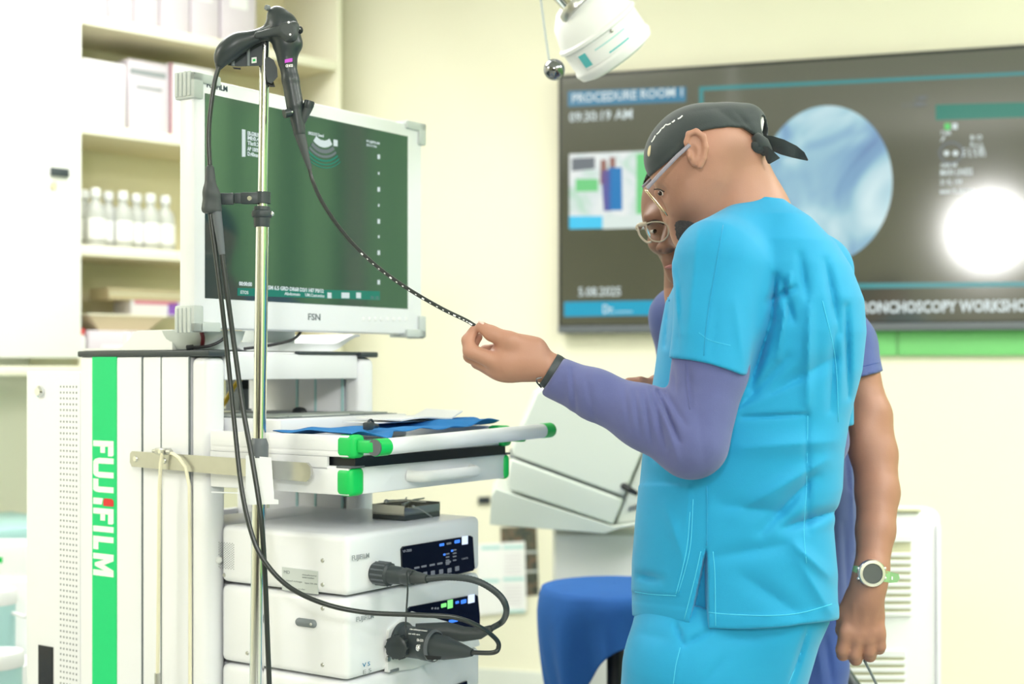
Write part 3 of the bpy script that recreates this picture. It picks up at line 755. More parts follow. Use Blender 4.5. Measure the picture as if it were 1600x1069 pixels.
# drawer under the tray
mb = MB(); mb.box((.012, -.004, 1.044), (.47, .3, 1.062)); cpart('drawer_gap_shade', mb, 'black', K, False)  # black block put in for the shade between tray and drawer
mb = MB(); mb.box((0, .0, .996), (.483, .338, 1.046), .003); mb.box((0, .05, 1.04), (.006, .338, 1.062)); mb.box((.055, .33, .998), (.43, .5, 1.04)); dw = cpart('drawer', mb, 'white', K)
x0, z0 = front_xz(650, 750, -.02); x1, _ = front_xz(748, 735, -.02)
mb = MB(); pts = spline([(x0, 0, 1.021), (x0+.012, -.022, 1.019), (x0+.04, -.028, 1.019), (x1-.04, -.028, 1.019), (x1-.012, -.022, 1.019), (x1, 0, 1.021)], 6)
mb.tube([V(p) for p in pts], .009, 10, sq=1.15, up=(0, 0, 1)); cpart('drawer_handle', mb, 'white_soft', dw, root=K)
for x0, x1 in ((-.002, .038), (.468, .487)):
    mb = MB(); mb.box((x0, -.006, .994), (x1, .03, 1.044), .010, seg=3); g = cpart('drawer_corner', mb, 'green_cap', dw, root=K)
    mb = MB(); mb.box((x0+.001, -.005, 1.043), (x1-.001, .028, 1.047), .001); cpart('corner_cap', mb, 'mid_grey', g, root=K)
# side rail
def rail_pt(px, py): y, z = side_yz(px, py, -.018); return V((-.018, y, z))
a, b = rail_pt(212, 716), rail_pt(478, 738)
d = (b-a).normalized(); n = V((1, 0, 0)).cross(d)
mb = MB(); L = (b-a).length; hw = .0165
pr = [(-.008, -hw*.8), (L+.004, -hw), (L+.012, -hw*.6), (L+.014, 0), (L+.012, hw*.6), (L+.004, hw), (-.008, hw), (-.013, hw*.5), (-.013, -hw*.5)]
mb.prism(pr, -.003, .003, m=frame(d, n, a)); rl = cpart('side_rail', mb, 'steel', K)
for px, py in ((214, 717), (258, 720)):
    p = rail_pt(px, py); mb = MB(); mb.lathe([(0, 0), (.006, 0), (.005, .003), (0, .003)], 16, m=frame((0, -1, 0), (0, 0, 1), (p.x-.003, p.y, p.z))); cpart('bolt', mb, 'chrome', rl, root=K)
for y, z in ((a.y-.02, a.z), (.13, b.z)):
    mb = MB(); mb.cyl((-.016, y, z), (.0, y, z), .008); cpart('rail_spacer', mb, 'steel', rl, root=K)
# clip and cream hoses on the rail
p = rail_pt(258, 705)
t = cthing('hose_clip', 'small steel clip on the side rail holding cream hoses', 'clip', (p.x-.004, p.y, p.z-.01))
mb = MB(); mb.box((p.x-.016, p.y-.014, p.z-.006), (p.x+.004, p.y+.012, p.z+.006), .002); mb.cyl((p.x-.008, p.y+.01, p.z), (p.x-.008, p.y+.024, p.z), .0035, seg=12); cpart('clip_body', mb, 'steel', t)
mb = MB(); mb.cyl((p.x-.018, p.y-.004, p.z), (p.x-.012, p.y-.004, p.z), .004, seg=12); cpart('screw', mb, 'chrome', t)
h1 = [(254, 708), (251, 725), (249, 770), (248, 900), (247, 1000), (246, 1069), (246, 1200)]
o = MB(); o.tube([V((-.032, *side_yz(x, y, -.032))) for x, y in h1], .0035, 10); oo = cthing('cream_hose', 'cream rubber hose hanging from the clip with a metal end', 'hose', (-.032, *side_yz(246, 1200, -.032)))
cpart('hose', o, 'hose_cream', oo)
yz = side_yz(246, 1062, -.032); mb = MB(); mb.cyl((-.032, yz[0], yz[1]-.01), (-.032, yz[0], yz[1]+.012), .0055); cpart('hose_fitting', mb, 'steel', oo)
h2 = [(262, 707), (272, 712), (272, 735)]; h3 = [(296, 735), (297, 790), (297, 900), (297, 1069), (297, 1200)]
oo = cthing('cream_hose', 'cream rubber hose running down along the column seam', 'hose', (-.03, *side_yz(297, 1200, -.03)))
o = MB(); o.tube([V((-.03, *side_yz(x, y, -.03))) for x, y in ((262, 707), (270, 709), (280, 716), (290, 730), (296, 760), (297, 900), (297, 1069), (297, 1200))], .0033, 10); cpart('hose', o, 'hose_cream', oo)
mb = MB(); yz = side_yz(264, 706, -.03); mb.cyl((-.03, yz[0]+.004, yz[1]), (-.03, yz[0]-.006, yz[1]), .0048); cpart('hose_fitting', mb, 'steel', oo)

# ------------------------------------------------------------------ keyboard unit on the tray
t = cthing('keyboard', 'white keyboard unit with grey keys on the cart tray', 'keyboard', (.24, .35, 1.0765))
mb = MB(); mb.box((.054, .21, 1.0765), (.425, .58, 1.122), .004); cpart('body', mb, 'white', t)
mb = MB(); mb.box((.062, .225, 1.1218), (.41, .57, 1.1235)); kp = cpart('key_deck', mb, 'grey', t, False)
for r in range(4):
    for c_ in range(9):
        if r == 0 and 2 <= c_ <= 5: continue
        x = .070+c_*.037; y = .24+r*.028
        mb = MB(); mb.box((x, y, 1.1232), (x+.033, y+.023, 1.1262), .001, seg=1); cpart('key', mb, 'keys', kp, root=t)
mb = MB(); mb.box((.144, .24, 1.1232), (.281, .263, 1.1262), .001); cpart('key', mb, 'keys_pale', kp, root=t)
mb = MB(); mb.box((.07, .36, 1.1232), (.2, .54, 1.125), .001); cpart('touch_panel', mb, 'keys_pale', kp, root=t)
mb = MB(); mb.lathe([(0, .012), (.008, .011), (.014, .007), (.017, 0)], 20, m=M.Translation((.33, .42, 1.123))); cpart('trackball', mb, 'black', kp, root=t)

# ------------------------------------------------------------------ things on the tray
def drape():
    mb = MB(); nx, ny = 44, 30; rnd = random.Random(4)
    vs = []; fs = []
    for j in range(ny+1):
        for i in range(nx+1):
            u = i/nx; v = j/ny
            x = .004+u*.465; y = -.002+v*.185+.012*u-.03*max(0, 1-abs(u-.16)/.1)*(1-v)**4
            z = 1.1035+.0022*math.sin(u*17+v*4)+.002*math.sin(u*7-v*11)+.0015*math.sin(u*31+v*13)
            if u > .5: z += .010*(u-.5)/.5+.006*math.sin(v*14+u*22)*(u-.5)/.5
            z -= .012*max(0, 1-abs(u-.16)/.1)*(1-v)**6
            vs.append((x, y, z))
    n = len(vs); vs += [(x, y, z-.0015) for x, y, z in vs]
    q = lambda i, j: j*(nx+1)+i
    for j in range(ny):
        for i in range(nx):
            fs += [(q(i, j), q(i+1, j), q(i+1, j+1), q(i, j+1)), (n+q(i, j+1), n+q(i+1, j+1), n+q(i+1, j), n+q(i, j))]
    for i in range(nx):
        fs += [(q(i, 0), n+q(i, 0), n+q(i+1, 0), q(i+1, 0)), (q(i, ny), q(i+1, ny), n+q(i+1, ny), n+q(i, ny))]
    mb.add(vs, fs); return mb
t = cthing('blue_drape', 'crumpled blue paper drape spread over the cart tray', 'drape', (.24, .1, 1.1))
mb = drape(); cpart('sheet', mb, 'drape_blue', t, ang=None)
t = cthing('paper_sheet', 'white paper sheets lying on the blue drape', 'paper', (.33, .14, 1.11))
mb = MB(); nx = 16; vs = []; fs = []
for i in range(nx+1):
    u = i/nx; x = .22+u*.22
    z = 1.1165+.003*math.sin(u*5)+.014*max(0, u-.8)/.2
    vs += [(x, .06+.02*u, z), (x+.01, .18, z+.002), (x, .06+.02*u, z+.003), (x+.01, .18, z+.005)]
for i in range(nx):
    a = i*4; fs += [(a, a+1, a+5, a+4), (a+2, a+6, a+7, a+3), (a, a+4, a+6, a+2), (a+1, a+3, a+7, a+5)]
fs += [(0, 2, 3, 1), (nx*4, nx*4+1, nx*4+3, nx*4+2)]
mb.add(vs, fs); cpart('sheet', mb, 'paper', t)
mb = MB(); mb.box((.2, .1, 1.1115), (.40, .19, 1.1135), .0005); cpart('lower_sheet', mb, 'paper', t, False)
x, z = front_xz(578, 668, .05)
t = cthing('black_adapter', 'small black tube adapter lying on the blue drape', 'adapter', (x, .05, 1.104))
mb = MB(); mb.cyl((x-.02, .04, 1.112), (x+.004, .05, 1.112), .0075); mb.box((x-.024, .033, 1.105), (x-.008, .048, 1.119), .003); cpart('sleeve', mb, 'dark_grey', t)
mb = MB(); mb.cyl((x+.004, .05, 1.112), (x+.03, .058, 1.110), .006, .004); cpart('nozzle', mb, 'black', t)
mb = MB(); mb.tube([(x-.004+.008*math.cos(k*math.pi/8), .045, 1.115+.008*math.sin(k*math.pi/8)) for k in range(17)], .002, 8); cpart('ring', mb, 'dark_grey', t)

# ------------------------------------------------------------------ processors
def rounded(x0, x1, y0, y1, z0, z1, r=.018):
    mb = MB(); mb.box((x0, y0, z0), (x1, y1, z1), r, seg=4); return mb
PX0, PX1 = .028, .43; PF = .028
def processor(label, z0, z1, rest):
    t = cthing('processor', label, 'processor', (.23, .3, z0-rest), 'stacked video processors')
    mb = rounded(PX0, PX1, PF, .340, z0, z1, .012); mb.box((.056, .335, z0+.004), (.428, .5, z1-.004), .004); b = cpart('housing', mb, 'white', t)
    for x, y in ((PX0+.05, .1), (PX1-.05, .1), (PX0+.05, .44), (PX1-.05, .44)):
        mb = MB(); mb.cyl((x, y, z0-rest), (x, y, z0+.002), .012); cpart('foot', mb, 'dark_grey', t)
    return t, b
P1t, P1b = processor('top white processor with the metal tray standing on it', .816, .922, .004)
P2t, P2b = processor('middle white processor with the large lower endoscope plug', .668, .811, .004)
P3t, P3b = processor('lowest white processor at the bottom edge of the picture', .53, .663, .004)
mb = MB(); mb.box((.056, .03, .42), (.43, .5, .526), .01); tt = cthing('power_unit', 'plain white power unit below the three processors', 'power unit', (.24, .26, .42)); cpart('housing', mb, 'white', tt)
mb = MB(); mb.box((.1, .028, .45), (.3, .031, .5)); cpart('front_panel', mb, 'black_gloss', tt, False)
def screws(t, zs, ys, x=PX0):
    for y in ys:
        for z in zs:
            mb = MB(); mb.lathe([(0, 0), (.004, 0), (.003, .002), (0, .0022)], 12, m=frame((0, -1, 0), (0, 0, 1), (x-.0002, y, z))); cpart('screw', mb, 'steel', t)
screws(P1t, (.832, .875), (.085,)); screws(P1t, (.829,), (.25, .33)); screws(P2t, (.79, .69), (.085,)); screws(P2t, (.69,), (.27,))
def front_panel(t, q, name='display_panel', th=.003):
    pts = [front_xz(x, y, PF-.001) for x, y in q]; mb = MB(); n = len(pts)
    mb.add([(x, PF-.001-th, z) for x, z in pts]+[(x, PF+.002, z) for x, z in pts], [tuple(range(n)), tuple(reversed(range(n, 2*n)))]+[(i, n+i, n+(i+1) % n, (i+1) % n) for i in range(n)])
    return cpart(name, mb, 'black_gloss', t, False)
def led(t, par, x, y, w_, h, m, name='indicator'):
    (x0, z0) = front_xz(x-w_/2, y, PF-.004); (x1, _) = front_xz(x+w_/2, y, PF-.004); hh = h*.00125/2
    mb = MB(); mb.box((x0, PF-.0055, z0-hh), (x1, PF-.0036, z0+hh), min(.0008, hh*.4), seg=1); return cpart(name, mb, m, par, root=t)
def ftext(t, par, s, px, py, h, m, bold=0.0, wpx=None):
    x, z = front_xz(px, py, PF-.004); wd = front_xz(px+wpx, py, PF-.004)[0]-x if wpx else None
    ctext('panel_text', s, h*.00125/.72, front_frame(x, z, PF-.0046), m, par, root=t, bold=bold, ext=.0002, width=wd)
pn = front_panel(P1t, [(628, 908), (626, 858), (629, 854), (733, 837), (737, 839), (740, 888), (737, 892), (634, 914)])
led(P1t, pn, 726, 845, 9, 13, 'px_led_white'); led(P1t, pn, 714, 847, 8, 5, 'px_led_blue'); led(P1t, pn, 690, 852, 7, 4, 'px_led_blue'); led(P1t, pn, 701, 850, 7, 3, 'px_dim')
ftext(P1t, pn, 'VP-7000', 629, 864, 4, 'px_dim', .0002, 14)
for k, y in enumerate((860, 865, 870, 876)):
    led(P1t, pn, 710, y, 5, 2, 'px_dim'); led(P1t, pn, 699, y+6, 5, 2, 'px_dim')
led(P1t, pn, 706, 861, 3, 3, 'px_led_blue'); led(P1t, pn, 694, 867, 3, 3, 'px_led_blue')
for k, x in enumerate((651, 662, 675, 687, 700)): led(P1t, pn, x, 888-k*2.2, 8, 3, 'px_dim')
for x, y in ((714, 889), (702, 892), (689, 894), (676, 896), (664, 898)): led(P1t, pn, x, y, 6, 7, 'px_dim')
ftext(P1t, pn, 'CANCEL', 721, 875, 3, 'px_dim', 0, 10)
pn2 = front_panel(P2t, [(634, 975), (637, 951), (640, 948), (741, 929), (745, 931), (748, 962), (748, 985), (660, 985)])
led(P2t, pn2, 736, 937, 10, 13, 'px_led_white'); led(P2t, pn2, 724, 941, 8, 6, 'px_led_blue'); led(P2t, pn2, 714, 942, 5, 4, 'px_led_blue')
led(P2t, pn2, 703, 945, 8, 13, 'px_led_green'); led(P2t, pn2, 693, 947, 8, 6, 'px_led_green')
for x in (675, 680, 684): led(P2t, pn2, x, 951, 2.5, 3, 'px_dim')
led(P2t, pn2, 708, 972, 14, 5, 'px_led_blue')
pn3 = front_panel(P3t, [(700, 1110), (706, 1072), (728, 1064), (732, 1100)])
ftext(P1t, P1t, 'FUJIFILM', 549, 876, 7, 'print_grey', .0001, 27)
ftext(P2t, P2t, 'FUJIFILM', 556, 972, 7, 'print_grey', .0001, 27)
# rating plate on the flank of the top unit
q = [side_yz(x, y, PX0-.0005) for x, y in ((441, 922), (497, 929), (497, 893), (441, 886))]
mb = MB(); mb.add([(PX0-.0012, y, z) for y, z in q]+[(PX0+.001, y, z) for y, z in q], [(0,1,2,3),(7,6,5,4),(0,4,5,1),(1,5,6,2),(2,6,7,3),(3,7,4,0)]); rp = cpart('rating_plate', mb, 'pale_grey', P1t, False)
for s, x, y, h, wd in (('MD', 443, 896, 5, 10), ('manufacturer', 472, 899, 2.5, 24), ('serial number', 472, 903, 2.5, 20), ('rated voltage', 447, 908, 2.5, 26), ('input 100-240', 476, 912, 2.5, 20), ('made to order', 447, 919, 2.5, 32)):
    y0, z0 = side_yz(x, y, PX0-.0015)
    ctext('plate_text', s, h*.00118/.72, side_frame(y0, z0, PX0-.0014), 'grey', rp, root=P1t, ext=.0001, width=wd*.00145)
vb = MB()
for i in range(16):
    for j in range(11):
        y = .305+i*.0035; z = .842+j*.0045+(i % 2)*.0022
        vb.add([(PX0-.0004, y-.0009, z-.0009), (PX0-.0004, y-.0009, z+.0009), (PX0-.0004, y+.0009, z+.0009), (PX0-.0004, y+.0009, z-.0009)], [(0, 1, 2, 3)])
vv = cpart('vent_holes', vb, 'grey', P1t, False); vv['kind'] = 'stuff'
y, z = side_yz(343, 875, PX0); mb = MB(); mb.sphere((PX0-.002, y, z), .007, 14); cpart('flank_knob', mb, 'white_soft', P1t)
y0, z0 = side_yz(467, 972, PX0-.002); y1, z1 = side_yz(489, 975, PX0-.002)
mb = MB(); mb.tube([(PX0-.001, y0, z0), (PX0-.001, y1, z1)], .0075, 16); mb.sphere((PX0-.001, y0, z0), .0075, 14); mb.sphere((PX0-.001, y1, z1), .0075, 14); g = cpart('flank_latch', mb, 'grey', P2t)
mb = MB(); mb.sphere((PX0-.007, y1, z1), .003, 10); cpart('latch_pin', mb, 'steel', g, root=P2t)
# socket plate around the lower plug, small marks
pts = [(602, 1010), (604, 985), (640, 955), (742, 985), (746, 1008), (640, 1045), (602, 1050)]
pts = [front_xz(x, y, PF) for x, y in pts]; n = len(pts); mb = MB()
mb.add([(x, PF-.006, z) for x, z in pts]+[(x, PF+.002, z) for x, z in pts], [tuple(range(n)), tuple(reversed(range(n, 2*n)))]+[(i, n+i, n+(i+1) % n, (i+1) % n) for i in range(n)])
cpart('socket_plate', mb, 'white_soft', P2t)
x, z = front_xz(605, 1014, PF-.006); mb = MB(); mb.box((x-.002, PF-.0075, z-.007), (x+.001, PF-.005, z+.007)); cpart('socket_slot', mb, 'black', P2t, False)
x, z = front_xz(606, 1030, PF-.006); mb = MB(); mb.cyl((x, PF-.005, z), (x, PF-.009, z), .0055, .0045); cpart('socket_stud', mb, 'steel', P2t)
ftext(P2t, P2t, 'V S', 566, 1043, 6, 'px_blue', .0001, 12); ftext(P2t, P2t, 'E 5', 566, 1054, 6, 'print_grey', 0, 13)
x, z = front_xz(616, 1048, PF-.006); mb = MB(); mb.box((x-.012, PF-.0075, z-.002), (x+.012, PF-.005, z+.003)); cpart('socket_label', mb, 'grey', P2t, False)
for z in (.86, .852):
    mb = MB(); mb.cyl((PX1-.002, .06, z), (PX1+.008, .06, z), .003, seg=10); cpart('side_stud', mb, 'steel', P1t)

# metal tray with instruments on the top processor
t = cthing('instrument_tray', 'small steel tray standing on the top processor', 'tray', (.33, .13, .922))
x0, x1, y0, y1 = .272, .385, .095, .175; mb = MB()
for lo, hi in (((x0, y0, .932), (x1, y1, .935)), ((x0, y0, .932), (x0+.002, y1, .951)), ((x1-.002, y0, .932), (x1, y1, .951)), ((x0, y0, .932), (x1, y0+.002, .947)), ((x0, y1-.002, .932), (x1, y1, .951))): mb.box(lo, hi)
cpart('basin', mb, 'steel', t, False)
mb = MB(); mb.box((x0, y0, .922), (x1, y1, .932), .001); cpart('base', mb, 'dark_grey', t)
for i, (p, q, r, lb) in enumerate((((.28, .105, .945), (.36, .16, .957), .0022, 'steel rod leaning highest across the instrument tray'), ((.285, .15, .955), (.345, .1, .953), .0025, 'steel forceps arm crossing the middle of the instrument tray'), ((.30, .12, .950), (.372, .125, .957), .002, 'steel probe lying along the instrument tray'), ((.29, .088, .949), (.345, .083, .9235), .0015, 'thin steel pin hanging over the front of the instrument tray'))):
    o = cthing('instrument', lb, 'instrument', p, 'instruments in the steel tray')
    mb = MB(); mb.tube([V(p), (V(p)+V(q))/2+V((0, 0, .003)), V(q)], [r*1.6, r, r*.8], 10); cpart('shaft', mb, 'steel', o)
    mb = MB(); mb.sphere(p, r*2.2, 12); cpart('tip', mb, 'steel', o)

# ------------------------------------------------------------------ monitor on the cart
mon = cthing('medical_monitor', 'white medical monitor with grey corner guards on top of the cart', 'monitor', (.27, .45, ZTOP+.012))
MX0, MX1, MZ0, MZ1, MY = -.045, .634, 1.289, 1.752, .332
mb = MB(); mb.box((MX0, MY, MZ0), (MX1, MY+.042, MZ1), .008); cpart('housing', mb, 'white', mon)
def mon_xz(px, py): return front_xz(px, py, MY-.001)
q = [mon_xz(x, y) for x, y in ((319, 469), (635, 480), (639, 211), (322, 149))]
sx0, sx1 = (q[0][0]+q[3][0])/2, (q[1][0]+q[2][0])/2; sz0 = (q[0][1]+q[1][1])/2; sz1 = (q[2][1]+q[3][1])/2
mb = MB(); mb.box((sx0, MY-.0012, sz0), (sx1, MY+.002, sz1)); ms = cpart('screen', mb, 'monitor_glass', mon, False)
def guard(x, z, sx, sz):
    mb = MB()
    # ribbed corner guard: two arms wrapped round the corner
    mb.box((min(x-sx*.006, x+sx*.018), MY-.006, min(z-sz*.006, z+sz*.042)), (max(x-sx*.006, x+sx*.018), MY+.046, max(z-sz*.006, z+sz*.042)), .003)
    mb.box((min(x-sx*.006, x+sx*.062), MY-.006, min(z-sz*.006, z+sz*.012)), (max(x-sx*.006, x+sx*.062), MY+.046, max(z-sz*.006, z+sz*.012)), .003)
    g = cpart('corner_guard', mb, 'pale_grey', mon)
    for k in range(4):
        y = MY+.002+k*.011
        mb = MB(); mb.box((min(x-sx*.009, x+sx*.004), y, min(z-sz*.008, z+sz*.038)), (max(x-sx*.009, x+sx*.004), y+.008, max(z-sz*.008, z+sz*.038)), .002); cpart('rib', mb, 'pale_grey', g, root=mon)
for x, z, a, b in ((MX0, MZ0, 1, 1), (MX0, MZ1, 1, -1), (MX1, MZ0, -1, 1), (MX1, MZ1, -1, -1)): guard(x, z, a, b)
x, z = mon_xz(323, 136); ctext('brand_text', 'FUJIFILM', .014, front_frame(x, z, MY-.0008), 'navy_print', mon, bold=.0003, ext=.0003, width=mon_xz(355, 142)[0]-x)
x, z = mon_xz(481, 500); ctext('brand_text', 'FSN', .019, front_frame(x, z, MY-.0008), 'grey', mon, bold=.0002, ext=.0003, width=mon_xz(500, 500)[0]-x)
for k in range(8):
    x, z = mon_xz(566+k*9.5, 499); mb = MB(); mb.box((x, MY-.0012, z-.004), (x+.009, MY+.001, z+.004), .001); cpart('button', mb, 'white_soft', mon)
def mtext(s, px, py, h, m='px_white', wpx=None, bold=.0003):
    x, z = mon_xz(px, py); wd = mon_xz(px+wpx, py)[0]-x if wpx else None
    ctext('screen_text', s, h*.00125/.72, front_frame(x, z, MY-.0022), m, ms, root=mon, bold=bold, ext=.0002, width=wd)
def mrect(q, m, name='screen_mark', d=.0016):
    pts = [mon_xz(x, y) for x, y in q]; mb = MB()
    mb.add([(x, MY-d-.0004, z) for x, z in pts]+[(x, MY-.001, z) for x, z in pts], [(0,1,2,3),(7,6,5,4),(0,4,5,1),(1,5,6,2),(2,6,7,3),(3,7,4,0)]); return cpart(name, mb, m, ms, False, root=mon)
for s, y in (('EB-530US', 211), ('MI:0.4', 218), ('TIs:0.2', 226), ('AP 100%', 235), ('D:40mm', 243)): mtext(s, 386, y, 6, wpx=18)
mrect([(378, 245), (383, 245), (383, 203), (378, 202)], 'px_white')
mtext('UROLOGY General', 481, 210, 5, wpx=24, bold=.0001); mtext('FUJIFILM', 572, 222, 4, wpx=20, bold=.0001); mtext('SU-1 Hv', 572, 228, 4, wpx=16, bold=.0001)
mrect([(521, 228), (527, 229), (527, 219), (521, 218)], 'px_white'); mrect([(503, 225), (504.5, 225), (504.5, 219), (503, 219)], 'px_white')
for k, y in enumerate((245, 271, 296, 321, 346, 370, 395, 420, 441)):
    s = 3.5 if k % 2 == 0 else 2; x = 591.5
    mrect([(x-s/2, y+s), (x+s/2, y+s), (x+s/2, y-s), (x-s/2, y-s)], 'px_white')
# ultrasound fan
fan = MB(); cxy = mon_xz(504, 195)
def arc(r0, r1, a0, a1, d):
    vs = []; n = 18
    for k in range(n+1):
        a = math.radians(a0+(a1-a0)*k/n)
        for r in (r0, r1): vs.append((cxy[0]+r*math.sin(a), MY-d, cxy[1]-r*math.cos(a)))
    return vs, [(2*k, 2*k+1, 2*k+3, 2*k+2) for k in range(n)]
for r0, r1, m in ((.032, .046, 'px_white'), (.050, .058, 'px_dim'), (.062, .067, 'px_dim'), (.071, .075, 'px_bar_green'), (.079, .082, 'px_bar_green'), (.086, .088, 'px_bar_green')):
    mb = MB(); mb.add(*arc(r0, r1, -38, 38, .002)); cpart('ultrasound_arc', mb, m, ms, False, root=mon)
mrect([(371, 462), (593, 469), (593, 455), (371, 450)], 'px_bar_green', 'status_bar')
mtext('00:00:00', 373, 446, 6, wpx=20); mtext('05M 6.5 GRD DR68 D2/1 HI7 P0/12', 415, 452, 6, wpx=90)
mtext('ETOS', 375, 459, 5, wpx=12, bold=.0001); mtext('Abdomen', 444, 461, 5, wpx=24, bold=.0001); mtext('UM.Customize', 476, 463, 5, wpx=30, bold=.0001)
for x, w_ in ((511, 6), (533, 12), (556, 7)): mrect([(x, 466), (x+w_, 466.3), (x+w_, 457.5), (x, 457.2)], 'px_white', d=.0024)
mtext('10 : 22', 578, 467, 5, 'px_dim', wpx=12, bold=.0001)
# stand
mb = MB(); mb.box((.2, MY+.042, 1.30), (.34, MY+.09, 1.62), .006); cpart('neck_plate', mb, 'pale_grey', mon)
mb = MB(); mb.box((.22, .42, ZTOP+.02), (.32, .48, 1.40), .006); mb.box((.22, MY+.08, 1.36), (.32, .48, 1.42), .006); cpart('neck', mb, 'pale_grey', mon)
def bowl(x0, x1, y0, y1, zb, rise):
    mb = MB(); n = 26; vs = []; fs = []
    for i in range(n+1):
        u = i/n; e = max(0, abs(u-.5)*2-.55)/.45; x = x0+(x1-x0)*u
        z = zb+rise*e*e*(3-2*e)
        vs += [(x, y0, z), (x, y1, z), (x, y0, z+.005+.012*(1-e)), (x, y1, z+.005+.012*(1-e))]
    for i in range(n):
        a = i*4; fs += [(a, a+1, a+5, a+4), (a+2, a+6, a+7, a+3), (a, a+4, a+6, a+2), (a+1, a+3, a+7, a+5)]
    fs += [(0, 2, 3, 1), (n*4, n*4+1, n*4+3, n*4+2)]
    mb.add(vs, fs); return mb
mb = bowl(.06, .50, .40, .62, ZTOP+.012, .034); cpart('stand_base', mb, 'white_soft', mon)
# scoop shaped holder on the left of the cart top
t = cthing('scoop_holder', 'white curved plastic holder lying on the cart top behind the monitor', 'holder', (.03, .6, ZTOP+.0125))
mb = MB(); n = 24; vs = []; fs = []
for i in range(n+1):
    u = i/n; y = .70-u*.26
    e = min(1, max(0, (u-.42)/.22)); z = ZTOP+.0135+.034*e*e*(3-2*e)
    for x in (.0, .10): vs += [(x, y, ZTOP+.0126), (x, y, z+.0035)]
for i in range(n):
    a = i*4; fs += [(a, a+4, a+5, a+1), (a+2, a+3, a+7, a+6), (a+1, a+5, a+7, a+3), (a, a+2, a+6, a+4)]
fs += [(0, 1, 3, 2), (n*4, n*4+2, n*4+3, n*4+1)]
mb.add(vs, fs); cpart('scoop', mb, 'white_soft', t)
mb = MB(); mb.box((.002, .57, ZTOP+.0155), (.012, .582, ZTOP+.048), .002); cpart('post', mb, 'white', t)
mb = MB(); mb.lathe([(0, 0), (.06, 0), (.075, .02), (.08, .036), (.078, .036), (.07, .02), (0, .01)], 28, m=M.Translation((.07, .43, ZTOP+.0132))); cpart('dish', mb, 'pale_grey', t)

# cables of the cart
def cable(name, label, pts, r, m, n=10):
    p = [cw(*q) for q in pts]; t = thing(name, label, 'cable', p[-1])
    mb = MB(); mb.tube([V(q) for q in spline(p, n)], r, 8); part('sheath', mb, MATS[m], t, world=True)
    mb = MB(); mb.cyl(p[-1], p[-1]+(p[-2]-p[-1]).normalized()*.012, r*1.6, seg=10); part('plug', mb, MATS['black'], t, world=True)
cable('power_cable', 'dark red and black cable curling down left of the monitor', [(.0, .37, 1.30), (.012, .37, 1.275), (.03, .39, 1.256), (.07, .42, 1.254)], .004, 'cable_red')
cable('power_cable', 'black cable looping under the left of the monitor', [(.06, .36, 1.30), (.05, .35, 1.275), (.02, .36, 1.258), (-.0, .40, 1.2545)], .003, 'cable_black')
cable('signal_cable', 'black cable rising to the middle of the monitor base', [(.12, .37, 1.2535), (.18, .35, 1.262), (.24, .35, 1.275), (.30, .38, 1.30)], .003, 'cable_black')
cable('yellow_cable', 'yellow cable arching inside the cart under the top beam', [(.42, .62, 1.19), (.36, .60, 1.20), (.31, .58, 1.185), (.28, .59, 1.14), (.27, .6, 1.127)], .005, 'yellow_cable')
cable('inner_cable', 'black cable hanging steeply at the left inside the cart', [(.08, .55, 1.21), (.10, .56, 1.17), (.125, .56, 1.14), (.13, .57, 1.128)], .004, 'cable_black')
cable('inner_cable', 'black cable slanting the other way inside the cart', [(.22, .56, 1.21), (.19, .56, 1.17), (.165, .56, 1.14), (.16, .57, 1.128)], .0035, 'cable_black')
cable('lower_cable', 'black cable curving behind the top processor under the drawer', [(.07, .52, .99), (.07, .53, .96), (.10, .52, .94), (.16, .5, .935)], .005, 'cable_black')
mb = MB(); mb.box((.335, .60, 1.127), (.365, .64, 1.2)); t = cthing('grey_box', 'grey connector block standing inside the cart by the yellow cable', 'connector', (.35, .62, 1.123)); cpart('block', mb, 'grey', t)
mb = MB(); mb.box((.338, .597, 1.17), (.362, .601, 1.19)); cpart('socket', mb, 'black', t)
mb = MB(); mb.box((.33, .595, 1.1225), (.37, .645, 1.1275), .002); cpart('foot', mb, 'grey', t)

# ------------------------------------------------------------------ endoscope stand pole
YP = 2.503
pole = thing('scope_pole', 'chrome pole with a black hanger clamped to the cart side', 'pole', W(398, 1180, YP))
def ppart(nm, mb, m, par=None, **k): return part(nm, mb, MATS[m], par or pole, world=True, **k)
mb = MB(); mb.cyl(W(399.5, 1180, YP), W(406, 690, YP), .0125); ppart('lower_tube', mb, 'chrome')
mb = MB(); mb.cyl(W(405, 715, YP), W(410, 340, YP), .0115); ppart('middle_tube', mb, 'chrome')
mb = MB(); mb.cyl(W(409.5, 350, YP), W(414, 60, YP), .0085); ppart('upper_tube', mb, 'chrome')
ax = (W(414, 60, YP)-W(398, 1180, YP)).normalized(); rz = ax.to_track_quat('Z', 'Y').to_matrix().to_4x4()
def on_pole(px, py, prof, nm, m, par=None, seg=28):
    mb = MB(); mb.lathe(prof, seg, m=M.Translation(W(px, py, YP)) @ rz); return ppart(nm, mb, m, par)
on_pole(404.5, 715, [(.0125, 0), (.0165, 0), (.0165, .022), (.0155, .026), (.0125, .034), (.0116, .034)], 'lower_collar', 'mid_grey')
cl = on_pole(409, 355, [(.0115, 0), (.0135, 0), (.0145, .014), (.0145, .016), (.0175, .018), (.0185, .023), (.0175, .028), (.0145, .030), (.014, .036), (.0115, .036)], 'height_collar', 'dark_grey')
mb = MB(); mb.sphere(W(425, 334, YP-.005), .004, 12); ppart('collar_knob', mb, 'chrome', cl)
